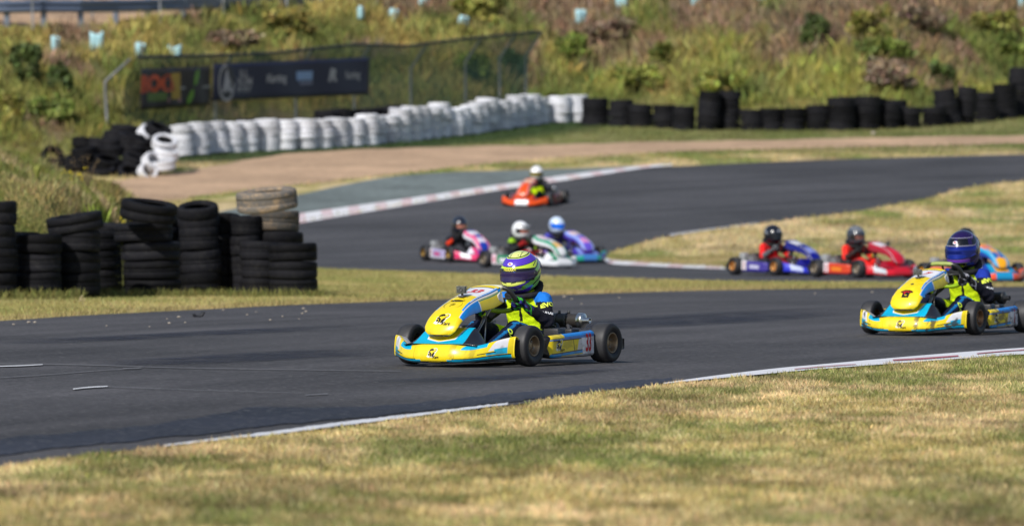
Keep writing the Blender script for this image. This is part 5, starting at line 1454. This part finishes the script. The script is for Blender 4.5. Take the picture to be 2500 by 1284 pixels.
leaf = poly([(-.25, -.5), (.1, -.35), (.4, .1), (.45, .55), (.05, .4), (-.22, .0)])
def tat(px):
    ts = np.linspace(0, 1, 400); xs = [1250 + (fence_p(t)[0] + fnrm.x * .6) / (fence_p(t)[1] + fnrm.y * .6) * FPX for t in ts]; return float(np.interp(px, xs, ts))
orange = s2l(205, 85, 45)
banner('banner', 'black banner with orange, yellow and green print at the left of the net', tat(342), tat(514), 169, 163, 270, 258, s2l(46, 42, 42), [
    (text_mesh('BOO', 1.0, .06, 0, 1.25), orange * .8, (.23, .60), .52), (rect(.85, .20), s2l(95, 120, 50) * .8, (.23, .30), 1.), (rect(.44, .62), s2l(190, 155, 50) * .8, (.50, .54), 1.0), (text_mesh('IS', .7, .03, 0, 1.2), orange * .5, (.50, .56), .6),
    (rect(.6, .12), s2l(170, 120, 120), (.48, .2), 1.), (leaf, s2l(105, 150, 50), (.78, .72), .40), (leaf, s2l(105, 150, 50), (.72, .26), -.36), (rect(1.3, .05), s2l(150, 150, 145), (.79, .48), 1.)])
wht = s2l(178, 172, 172)
def ring(rx, ry, w, n=30):
    t = np.linspace(0, 2 * np.pi, n, endpoint=False); A = np.stack([rx * np.cos(t), ry * np.sin(t)], -1); B = np.stack([(rx - w) * np.cos(t), (ry - w) * np.sin(t)], -1)
    return np.concatenate([A, B]), [(i, (i + 1) % n, n + (i + 1) % n, n + i) for i in range(n)]
banner('banner', 'long navy banner with white lettering along the net', tat(519), tat(903), 158, 141, 248, 232, s2l(34, 36, 62), [
    (disc(0, 0, .40, .46, 24, -.25), s2l(52, 48, 50), (.08, .48), 1.), (ring(.38, .46, .07), wht, (.08, .48), 1.), (text_mesh('k', .8, .05, .35, 1.1), wht, (.08, .50), .85),
    (text_mesh('ILL', .34, .01, 0, 1.3), wht * .8, (.195, .70), .75), (text_mesh('RUM', .34, .01, 0, 1.3), wht * .8, (.20, .48), .75), (text_mesh('SPORT', .24, .008, 0, 1.3), wht * .8, (.195, .28), .75),
    (text_mesh('Karting', .42, .014, .1, 1.05), wht, (.39, .54), .68), (rect(.75, .22), s2l(140, 165, 200), (.575, .58), 1.), (rect(.62, .08), s2l(120, 120, 140), (.585, .38), 1.), (text_mesh('R', .55, .03, .2, 1.4), wht, (.745, .55), .75), (text_mesh('Karting', .40, .014, .1, 1.), wht * .8, (.885, .54), .64)])

# ------------------------------------------------------------------ guard rail and wire fence on the hill
posts = [(-75, 66), (17, 66), (107, 70), (197, 70), (283, 60), (363, 52), (447, 40), (527, 26), (606, 20), (690, 12), (780, 2)]
tops = [2, 2, 0, 1, 0, -2, -5, -6, -8, -10, -14]
gpts = [gp(px, py) for px, py in posts]
root = empty('guard_rail', Matrix.Translation(gv(*gpts[0]))); tag(root, 'grey steel guard rail on posts along the hill top at left', 'guard rail'); inv = root.matrix_world.inverted()
P_rail = []
for (px, py), tp, g in zip(posts, tops, gpts):
    s_ = FPX / g[1]; zt = CH + (YH - tp) / s_; z0 = float(zg(*g))
    mb = MB(); mb.box(inv @ Vector((g[0], g[1] + .05, (zt + z0) / 2 - .1)), (.075, .06, (zt - z0) / 2 + .12), tuple(s2l(112, 120, 134)), bev=.012); mb.build('post', M['plain'], root)
    P_rail.append(Vector((g[0], g[1] - .06, zt - .17)))
mb = MB(); V = []
prof = [(-.01, .155), (-.03, .14), (-.085, .10), (-.085, .06), (-.03, .02), (-.03, -.02), (-.085, -.06), (-.085, -.10), (-.03, -.14), (-.01, -.155)]
for p in P_rail:
    for a, b in prof: V.append(inv @ (p + Vector((0, a, b))))
mb.add(V, grid_faces(len(P_rail), len(prof)), tuple(s2l(92, 104, 126))); r_ = mb.build('rail', M['plain'], root, sharp=R(25)); r_.modifiers.new('shell', 'SOLIDIFY').thickness = .008
wp = [(-40, 72), (80, 74), (226, 66), (391, 58), (545, 34), (700, 16)]
root = empty('wire_fence', Matrix.Translation(gv(*gp(*wp[0])))); tag(root, 'thin pale posts of a wire fence in front of the guard rail', 'fence'); inv = root.matrix_world.inverted()
tp_ = []
for px, py in wp[1:]:
    g = gp(px, py + 3); mb = MB(); mb.tube([inv @ gv(g[0], g[1], -.2), inv @ gv(g[0], g[1], 1.15)], .028, 8, tuple(s2l(140, 142, 146))); mb.build('post', M['plain'], root); tp_.append(g)
mb = MB()
for h in (.35, .75, 1.1): mb.tube([inv @ gv(g[0], g[1], h) for g in tp_], .006, 5, (.3, .3, .31))
mb.build('wire', M['plain'], root)

# ------------------------------------------------------------------ tree guards
guards = [(134, 110, 22, 36, 'leftmost'), (236, 103, 32, 44, 'large bright one right of the leftmost'), (341, 124, 26, 32, 'crumpled one above the left fence pole'), (428, 127, 32, 28, 'squat one just above the fence top'), (881, 32, 16, 28, 'one left of the middle on the grassy crest'), (960, 38, 24, 26, 'faded one on the middle of the crest'), (1034, 2, 26, 24, 'one at the top edge over the middle'),
          (1130, 56, 26, 28, 'one above the right half of the fence'), (1416, 42, 28, 30, 'lowest one right of the fence'), (1518, 6, 28, 32, 'one on the brown slope at the top edge'), (1696, 4, 26, 28, 'one at the top edge right of the brown slope one'), (1857, 0, 22, 18, 'small one at the top right middle'), (2494, 4, 20, 36, 'one at the right edge of the hill')]
m, nt, b = nmat('pale_blue_plastic'); b.inputs['Base Color'].default_value = (.40, .66, .72, 1); b.inputs['Roughness'].default_value = .5; b.inputs['Subsurface Weight'].default_value = 0
b.inputs['Transmission Weight'].default_value = 0
for px, py, w, h, lab in guards:
    g = gp(px, py + h / 2 + 6); s_ = FPX / g[1]; z0 = float(zg(*g)); zt = CH + (YH - (py - h / 2)) / s_; H = max(zt - z0, .2); r = w / s_ / 2 * 1.1
    n = 20; V = []; ph = random.random() * 6
    for j in range(5):
        for i in range(n):
            t = 2 * math.pi * i / n; q = r * (.82 + .18 * math.cos(3 * t + ph)) * (.9 + .12 * j / 4); V.append((q * math.cos(t), q * math.sin(t), (H - .05) * j / 4 + .04 * math.sin(2 * t + ph) * (j == 4)))
    o = link('tree_guard', pymesh('tree_guard', V, grid_faces(5, n, wrap_v=True)), m); o.location = (g[0], g[1], z0 + .05)
    sm = o.modifiers.new('shell', 'SOLIDIFY'); sm.thickness = .008
    tag(o, 'pale blue plastic tree guard, ' + lab, 'tree guard', 'pale blue tree guards on the hillside')
    mb = MB()
    for k in range(3):
        a = 2.1 * k + ph; mb.box((r * .8 * math.cos(a), r * .8 * math.sin(a), H / 2 - .02), (.012, .012, H / 2 + .05), (.3, .22, .12))
    mb.build('stake', M['wood'], o)
# ------------------------------------------------------------------ grass and plants
def blades(name, X, Y, H, Wd, lean, cols, kind='stuff', zoff=0., parent=None, mat='grass', n2=1):
    n = len(X); Z = zg(X, Y) + zoff; a = rng.random(n) * 6.283; la = rng.random(n) * 6.283
    dx, dy = np.cos(a) * Wd / 2, np.sin(a) * Wd / 2; lx, ly = np.cos(la) * lean * H, np.sin(la) * lean * H
    zt = Z + H * np.sqrt(np.maximum(1 - lean ** 2, .05))
    V = np.empty((n, 4, 3)); V[:, 0] = np.stack([X - dx, Y - dy, Z - .004], -1); V[:, 1] = np.stack([X + dx, Y + dy, Z - .004], -1)
    V[:, 2] = np.stack([X + lx * .45 + dx * .7, Y + ly * .45 + dy * .7, Z + (zt - Z) * .6], -1); V[:, 3] = np.stack([X + lx, Y + ly, zt], -1)
    I = np.arange(n)[:, None] * 4; F = np.concatenate([I + np.array([0, 1, 2]), I + np.array([0, 2, 3])], 1)
    C = np.repeat(cols[:, None, :], 4, 1).reshape(-1, 3)
    me = fast_mesh(name, V.reshape(-1, 3), 3, F.reshape(-1), C, smooth=False)
    o = link(name, me, M[mat], parent)
    if kind: tag(o, kind=kind)
    return o
def vary(c, s=.25):
    return c * np.clip(1 + rng.normal(0, s, (len(c), 1)), .35, 2) * np.clip(1 + rng.normal(0, .07, c.shape), .6, 1.4)

near_xy = line(NEAR, 400)
far_xy = line(FARE, 400)
def edge_y(l, X):
    o = np.argsort(l[:, 0]); return np.interp(X, l[o, 0], l[o, 1])
# near edge as x -> y is monotone (the road runs away to the right)
def scatter(n, y0, y1, margin=.6):
    """random ground points in the wedge the camera looks over, a little wider"""
    Y = np.sqrt(rng.random(n) * (y1 ** 2 - y0 ** 2) + y0 ** 2)
    X = (rng.random(n) * 2 - 1) * (Y * 1250 / FPX + margin); return X, Y
def in_front(X, Y, l): return Y < edge_y(l, X)
# foreground turf
X, Y = scatter(1250000, 17.5, 43, 1.9)
dist = edge_y(near_xy, X) - Y
keep = (dist > .03 - .16 * (fbm(X * 2.2, Y * 1.5) - .45)) & (rng.random(len(X)) < np.clip(30 / Y, .5, 1) * .9)
X, Y = X[keep], Y[keep]; dist = dist[keep]
c = grass_tone(X, Y)
dry = fbm(X * 6, Y * 4, 2)
c = c + (np.array([.72, .60, .36]) - c) * (ss(.5, .8, rng.random(len(X)) * .6 + dry * .5) * .6)[:, None]
cl = fbm(X * 7 + 3, Y * 5, 3); cl2 = fbm(X * 2.4 + 13, Y * 1.3, 3)
c = c * np.array([.82, .79, .74]) * (.50 + .55 * ss(.3, .62, cl) + .45 * ss(.35, .65, cl2))[:, None]
c = c + (np.array([.15, .18, .05]) - c) * (ss(.56, .68, fbm(X * 4.5 + 71, Y * 2.8, 3)) * .6)[:, None]
c = vary(c, .2)
H = rng.uniform(.014, .042, len(X)) * (.35 + 1.3 * cl) ; H = H * (1 - .25 * (dist < .2))
blades('grass', X, Y, H, rng.uniform(.0028, .006, len(X)), rng.uniform(.1, .85, len(X)), c)
# strip between the two roads and the infield
X, Y = scatter(700000, 46, 100, 3.)
fy = edge_y(far_xy, X)
bk_o = np.array([gp(*p) for p in OUT[8:]]); bk_i = np.array([gp(*p) for p in INN])
def inside(X, Y, poly_):
    r = np.zeros(len(X), bool); j = len(poly_) - 1
    for i in range(len(poly_)):
        xi, yi = poly_[i]; xj, yj = poly_[j]
        k = ((yi > Y) != (yj > Y)) & (X < (xj - xi) * (Y - yi) / (yj - yi + 1e-12) + xi); r ^= k; j = i
    return r
loop_in = inn_l; loop_out = out_l
roadpoly = np.concatenate([out_l, inn_l[::-1]])
def on_back(X, Y): return inside(X, Y, roadpoly)
keep = (Y > fy - .03 + .1 * (fbm(X * 2, Y * 1.2) - .5)) & ~on_back(X, Y)
X, Y = X[keep], Y[keep]; c = grass_tone(X, Y); infield = inside(X, Y, inn_l); c[infield] *= .86
c = c * .5 + .5 * np.array([.37, .31, .135]); c[~infield] = c[~infield] * .6 + .4 * np.array([.40, .39, .12]); c = c * .85
edge = (Y - edge_y(far_xy, X) < 2.2)
c = vary(c, .2); c[edge] = c[edge] * .55 + .45 * np.array([.34, .25, .13])
H = rng.uniform(.02, .055, len(X)); near_edge = Y - edge_y(far_xy, X) < .6; H[near_edge] *= 1.5
blades('strip_grass', X, Y, H, rng.uniform(.005, .011, len(X)), rng.uniform(.1, .8, len(X)), c)
# far verge in front of the wall
X, Y = scatter(200000, 100, 152, 4.)
kA_, kB_ = line(GT, 300, gpf), line(GB, 300, gpf); gpoly = np.concatenate([kA_, kB_[::-1]])
ro = np.concatenate([line([(1590, 412), (1400, 437), (1225, 461), (1000, 497), (730, 541), (480, 590)], 60), line([(1640, 402), (1450, 408), (1250, 416), (1050, 424), (780, 452), (430, 500)], 60)[::-1]])
zf = zg(X, Y) - (-.12 + .0635 * softplus(np.minimum(Y, 195.) - 99, 2.5))
keep = ~inside(X, Y, gpoly) & ~on_back(X, Y) & ~inside(X, Y, ro) & (zf < .4)
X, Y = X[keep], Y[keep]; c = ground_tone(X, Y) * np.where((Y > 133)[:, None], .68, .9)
c = wall_shade_green(c, X, Y); c = vary(c, .25)
blades('verge_grass', X, Y, rng.uniform(.03, .10, len(X)), rng.uniform(.012, .025, len(X)), rng.uniform(.1, .8, len(X)), c)
# hillside: tussocks of long grass and weeds
def tussocks(n, y0, y1):
    return scatter(n, y0, y1, 5.5)
X, Y = tussocks(45000, 118, 190)
hz = zg(X, Y) - (-.12 + .0635 * softplus(np.minimum(Y, 195.) - 99, 2.5))
railx = np.array([g[0] for g in gpts]); raily = np.array([g[1] for g in gpts])
onpath = (X < railx[-1]) & (Y > np.interp(X, railx, raily) - .2) & (Y < np.interp(X, railx, raily) + 9)
keep = (hz > .12) & ~onpath & (rng.random(len(X)) < .25 + 1.1 * fbm(X * .8, Y * .35, 3))
X, Y = X[keep], Y[keep]; ht = hill_tone(X, Y); n = len(X); per = 14
base = vary(ht, .28); S_ = rng.uniform(.16, .5, n) * (.5 + fbm(X * .5 + 7, Y * .25, 3)) * np.clip(.35 + hz[keep], .4, 1)
XX = np.repeat(X, per) + rng.normal(0, .16, n * per); YY = np.repeat(Y, per) + rng.normal(0, .16, n * per)
HH = np.repeat(S_, per) * rng.uniform(.5, 1.25, n * per)
cc = vary(np.repeat(base, per, 0), .2)
blades('hillside_grass', XX, YY, HH, np.clip(HH * .11, .012, .05), rng.uniform(.1, .75, n * per), cc)

def leaf_cloud(n, fx, size, seed):
    r = np.random.default_rng(seed); P = fx(r, n); a = r.normal(size=(n, 3)); a /= np.linalg.norm(a, axis=1, keepdims=True)
    b = np.cross(a, r.normal(size=(n, 3))); b /= np.linalg.norm(b, axis=1, keepdims=True); s = (size * r.uniform(.5, 1.4, n))[:, None]
    V = np.stack([P - a * s, P + b * s * .45, P + a * s, P - b * s * .45], 1).reshape(-1, 3)
    return V, np.arange(n * 4), P
def shrub(label, px, py, w, h, tone, seed, group='bushes on the hillside', name='bush', cat='bush'):
    """w, h in picture px of the surveyed bush; py its foot"""
    g = gp(px, py); s_ = FPX / g[1]; rw = w / s_ / 2; rh = h / s_
    root = empty(name, Matrix.Translation(gv(*g))); tag(root, label, cat, group)
    r0 = np.random.default_rng(seed); nl = 14; L = [(r0.uniform(-.7, .7) * rw, r0.uniform(-.5, .5) * rw, r0.uniform(.15, .95) * rh, r0.uniform(.18, .5)) for _ in range(nl)]; tone_k = r0.uniform(.6, 1.55, nl)
    def fx(r, n):
        k = r.integers(0, nl, n); d = r.normal(size=(n, 3)); d /= np.linalg.norm(d, axis=1, keepdims=True); q = r.random(n)[:, None] ** .45
        B = np.array(L); p = B[k, :3] + d * q * (B[k, 3:4] * np.array([[rw, rw, rh * .62]])); p[:, 2] = np.maximum(p[:, 2], .02); return p
    V, q, P = leaf_cloud(1500, fx, .085, seed)
    t = np.array(tone); near_l_ = np.argmin(((P[:, None, :] - np.array(L)[None, :, :3]) ** 2).sum(-1), 1); c = t * tone_k[near_l_][:, None] * np.clip(1 + r0.normal(0, .35, (1500, 1)), .35, 2); c = c * (np.array([1, 1, 1]) + r0.normal(0, .1, (1500, 3)))
    link('foliage', fast_mesh('foliage', V, 4, q, np.repeat(c, 4, 0)), M['leaf'], root)
    mb = MB()
    for k in range(5):
        x, y, z, _ = L[k]; mb.tube([(x * .1, y * .1, -.1), (x * .5, y * .5, z * .5), (x, y, z)], [.03, .02, .01], 6, (.12, .085, .05))
    mb.build('stems', M['wood'], root); return root
DG = (.075, .105, .03); MG = (.15, .19, .04); YG = (.25, .24, .055); BR_ = (.23, .165, .11)
for a in [('dark green bush high on the far left hillside', 62, 215, 88, 110, DG), ('tall dark bush on the left hillside beside the fence end', 150, 245, 70, 80, DG), ('yellow green weed clump at the left edge of the hill', 20, 300, 90, 80, YG), ('mid green weeds below the dark bushes at left', 120, 300, 130, 70, MG),
          ('dark shrub behind the right end of the net', 1255, 190, 84, 74, (.05, .085, .04)), ('dark round bush on the upper right hillside', 1985, 122, 96, 82, DG), ('olive bush right of the dark round bush', 2130, 110, 130, 90, YG), ('low dark green spread below the round bush', 2160, 150, 180, 50, MG), ('mid green bush at the middle of the right hillside', 1612, 165, 60, 56, (.17, .19, .04)),
          ('brown dry bush on the upper middle hillside', 1480, 110, 150, 60, BR_), ('dull green bush on the hill left of the brown bush', 1400, 150, 110, 60, MG), ('rusty brown bush near the top right', 2250, 90, 150, 70, BR_), ('green bush at the right edge of the hill', 2480, 160, 90, 80, MG), ('yellow green bush at the upper right corner', 2420, 100, 140, 70, YG),
          ('brown weeds above the leaning black stacks', 2180, 225, 140, 70, BR_), ('lime green weeds behind the tall black stacks', 1750, 235, 160, 64, (.27, .28, .06)), ('lime green weeds right of the white wall end', 1560, 225, 150, 60, (.26, .27, .06)), ('dark small bush above the right black row', 2300, 215, 70, 60, DG), ('yellow grass clump on the crest above the fence', 700, 90, 200, 60, (.34, .29, .08)), ('yellow green bush on the crest right of the fence top', 1160, 60, 150, 56, YG), ('brown patch of dry weeds above the long banner', 560, 118, 160, 40, BR_), ('green bush behind the middle of the net', 1150, 215, 110, 80, MG)]:
    shrub(a[0], a[1], a[2], a[3], a[4], a[5], int(a[1]))
# weeds on the mound behind the near tyres
X = rng.uniform(-8.6, -4.5, 14000); Y = rng.uniform(64, 88, 14000)
mz = zg(X, Y) + .1; keep = (mz > .25) & (rng.random(len(X)) < .5 + .8 * fbm(X * 1.1, Y * .8)); X, Y = X[keep], Y[keep]
t = grass_tone(X, Y) * .75; t = t + (np.array([.15, .165, .035]) - t) * (ss(.35, .65, fbm(X * .9 + 4, Y * .6)))[:, None]
per = 9; t = t * 1.08; XX = np.repeat(X, per) + rng.normal(0, .06, len(X) * per); YY = np.repeat(Y, per) + rng.normal(0, .06, len(X) * per)
HH = np.repeat(rng.uniform(.05, .16, len(X)) * (.5 + fbm(X * 1.3, Y)), per) * rng.uniform(.6, 1.2, len(X) * per)
blades('mound_grass', XX, YY, HH, np.clip(HH * .07, .007, .016), rng.uniform(.05, .7, len(XX)), vary(np.repeat(vary(t, .2), per, 0), .2))
def plant(label, px, y, hpx, n, tone, seed, spread=.45, flower=None):
    x = (px - 1250) / FPX * y; s_ = FPX / y; H = hpx / s_; r = np.random.default_rng(seed)
    root = empty('weed_plant', Matrix.Translation(gv(x, y))); tag(root, label, 'plant', 'tall weeds by the tyres')
    mb = MB(); lf = MB(); fl = lf
    for k in range(n):
        a = r.uniform(0, 6.28); l = r.uniform(.05, spread); h = H * r.uniform(.6, 1.)
        P = [Vector((math.cos(a) * l * h * t ** 1.6, math.sin(a) * l * h * t ** 1.6, h * t)) for t in (0, .33, .66, 1.)]
        c = tuple(np.array(tone) * r.uniform(.7, 1.35))
        if flower is None:
            w = h * .075
            V = []; 
            for i, p in enumerate(P):
                d = Vector((-math.sin(a), math.cos(a), 0)) * w * (1 - (i / 3) ** 2 * .95); V += [p - d, p + d]
            lf.add(V, grid_faces(4, 2), c)
        else:
            mb.tube(P, [.004, .003, .0025, .002], 5, tuple(np.array(tone)))
            for q in range(7):
                t = r.uniform(.1, .9); p = P[0].lerp(P[3], t); an = r.uniform(0, 6.28); d = Vector((math.cos(an), math.sin(an), .3)); s2 = Vector((-math.sin(an), math.cos(an), 0))
                L = H * .10; lf.add([p, p + d * L * .5 + s2 * L * .16, p + d * L, p + d * L * .5 - s2 * L * .16], [(0, 1, 2, 3)], c)
            for q in range(3):
                p = P[3] + Vector(r.normal(0, .018, 3)); bmv = [(p + Vector(v) * .010) for v in ((1, 0, 0), (0, 1, 0), (-1, 0, 0), (0, -1, 0), (0, 0, 1), (0, 0, -1))]
                fl.add(bmv, [(0, 1, 4), (1, 2, 4), (2, 3, 4), (3, 0, 4), (1, 0, 5), (2, 1, 5), (3, 2, 5), (0, 3, 5)], flower)
    lf.build('leaves', M['leaf'], root, smooth=False)
    if flower is not None: mb.build('stems', M['wood'], root)
yl = (.75, .6, .03)
for a in [('spiky bright green plant left of the near tyre heap', 237, 70.5, 140, 26, (.26, .34, .05), 1, .55, None), ('pale spiky plant high on the mound at left', 90, 71, 52, 24, (.36, .38, .09), 2, .5, None),
          ('yellow flowered weed between the near tyre stacks', 300, 66.9, 205, 4, (.12, .13, .04), 3, .2, yl), ('yellow flowered tall weed on the mound edge', 196, 72, 95, 5, (.13, .12, .05), 4, .22, yl), ('thin dry weed with yellow tips on the mound', 168, 74, 62, 4, (.16, .12, .06), 5, .3, yl),
          ('brown dry branching weed in front of the far heap', 130, 80, 75, 9, (.15, .105, .06), 6, .6, (.2, .14, .07)), ('dead brown weed at the far heap foot', 215, 76, 90, 9, (.13, .09, .055), 7, .6, (.2, .14, .07)), ('dry seed stalk at the foot of the near stacks', 203, 60.2, 26, 3, (.4, .33, .18), 8, .5, (.5, .42, .25))]:
    plant(*a)
# tufts at the foot of the near tyres
n = 2600; px = rng.uniform(-30, 785, n); X = []; Y = []
pts = np.array([gp(p, 727) for p in np.linspace(-30, 785, 60)]); t = (px + 30) / 815 * 59; i = np.minimum(t.astype(int), 58); f = (t - i)[:, None]; Q = pts[i] * (1 - f) + pts[i + 1] * f
blades('strip_grass', Q[:, 0], Q[:, 1] - rng.uniform(-.1, .35, n) , rng.uniform(.05, .15, n), rng.uniform(.006, .011, n), rng.uniform(.1, .7, n), vary(np.tile([.17, .17, .05], (n, 1)), .25))

# ------------------------------------------------------------------ small things on the road
g = gp(485, 776)
mb = MB(); V = []; nA = 18
for i in range(nA):
    a = R(200 + 150 * i / (nA - 1)); 
    for r_, zz in ((.036, -.03), (.042, 0), (.036, .03)): V.append((r_ * math.cos(a) * 1.15, zz, .05 + r_ * math.sin(a)))
mb.add(V, grid_faces(nA, 3), (.016, .016, .02)); o = mb.build('rubber_scrap', M['rubber'], None); o.location = gv(g[0], g[1], .012); o.rotation_euler = (0, R(-8), R(12)); o.modifiers.new('shell', 'SOLIDIFY').thickness = .02
tag(o, 'curled black rubber scrap lying on the road at left', 'scrap')
bm = bmesh.new(); bmesh.ops.create_icosphere(bm, subdivisions=2, radius=1)
for v in bm.verts: v.co *= 1 + .35 * (fbm(v.co.x * 2 + 5, v.co.y * 2 + v.co.z * 3, 2) - .5)
sm_ = bpy.data.meshes.new('pebble'); bm.to_mesh(sm_); bm.free(); paint(sm_, np.tile([.42, .36, .29], (len(sm_.vertices), 1))); sm_.materials.append(M['plain'])
peb = [(437, 778, 9), (452, 791, 6), (408, 782, 5), (690, 776, 6), (741, 757, 8), (747, 764, 8), (738, 769, 7), (660, 785, 7), (603, 772, 6), (413, 793, 8), (70, 791, 10), (85, 791, 9), (33, 796, 7), (260, 799, 5), (545, 760, 6), (1378, 728, 9), (1396, 733, 6), (1512, 730, 5), (2130, 716, 6), (1990, 720, 5), (1420, 745, 5), (490, 772, 5), (730, 782, 4), (365, 801, 4), (625, 765, 4)]
for px, py, sz in peb:
    g = gp(px, py); s_ = FPX / g[1]; o = bpy.data.objects.new('pebble', sm_); COL.objects.link(o); r_ = sz / s_ / 2
    o.scale = (r_ * 1.15, r_, r_ * .55); o.location = gv(g[0], g[1], .012 + r_ * .3); o.rotation_euler = (0, 0, random.random() * 6)
    tag(o, 'small pale stone lying on the asphalt near the far edge of the road', 'stone', 'pale stones scattered along the road edge')
g = gp(2132, 330); o = bpy.data.objects.new('pebble', sm_); COL.objects.link(o); o.scale = (.06, .05, .05); o.location = gv(g[0], g[1], .04); tag(o, 'small white stone on the verge below the black tyre row', 'stone')

# ------------------------------------------------------------------ camera, sun, sky
cam = bpy.data.cameras.new('camera'); co = bpy.data.objects.new('camera', cam); COL.objects.link(co)
cam.lens = 200; cam.sensor_width = 36; cam.clip_end = 4000; cam.clip_start = .5
co.location = (0, 0, CH); co.rotation_euler = (math.pi / 2 - math.atan((642 - YH) / FPX), 0, 0)
cam.dof.use_dof = True; cam.dof.focus_distance = 38.7; cam.dof.aperture_fstop = 4.0; cam.dof.aperture_blades = 0
scene.camera = co
sd = Vector((-.55, -.835, 0)).normalized(); el = R(39)
sv = Vector((sd.x * math.cos(el), sd.y * math.cos(el), math.sin(el)))
su = bpy.data.lights.new('sun', 'SUN'); so = bpy.data.objects.new('sun', su); COL.objects.link(so)
su.energy = 3.9; su.angle = R(.5); su.color = (1, .955, .89)
so.rotation_euler = sv.to_track_quat('Z', 'Y').to_euler(); so.location = (0, 0, 60)
w = bpy.data.worlds.new('World'); scene.world = w; w.use_nodes = True
nt = w.node_tree; bg = nt.nodes['Background']; sky = nt.nodes.new('ShaderNodeTexSky'); sky.sky_type = 'NISHITA'; sky.sun_disc = False
sky.sun_elevation = el; sky.sun_rotation = math.atan2(sd.x, sd.y)
nt.links.new(sky.outputs[0], bg.inputs[0]); bg.inputs[1].default_value = .10
vs = scene.view_settings; vs.view_transform = 'Standard'; vs.look = 'None'; vs.gamma = 1; vs.use_curve_mapping = False; vs.exposure = 0.0
scene.cycles.max_bounces = 6; scene.cycles.transparent_max_bounces = 12
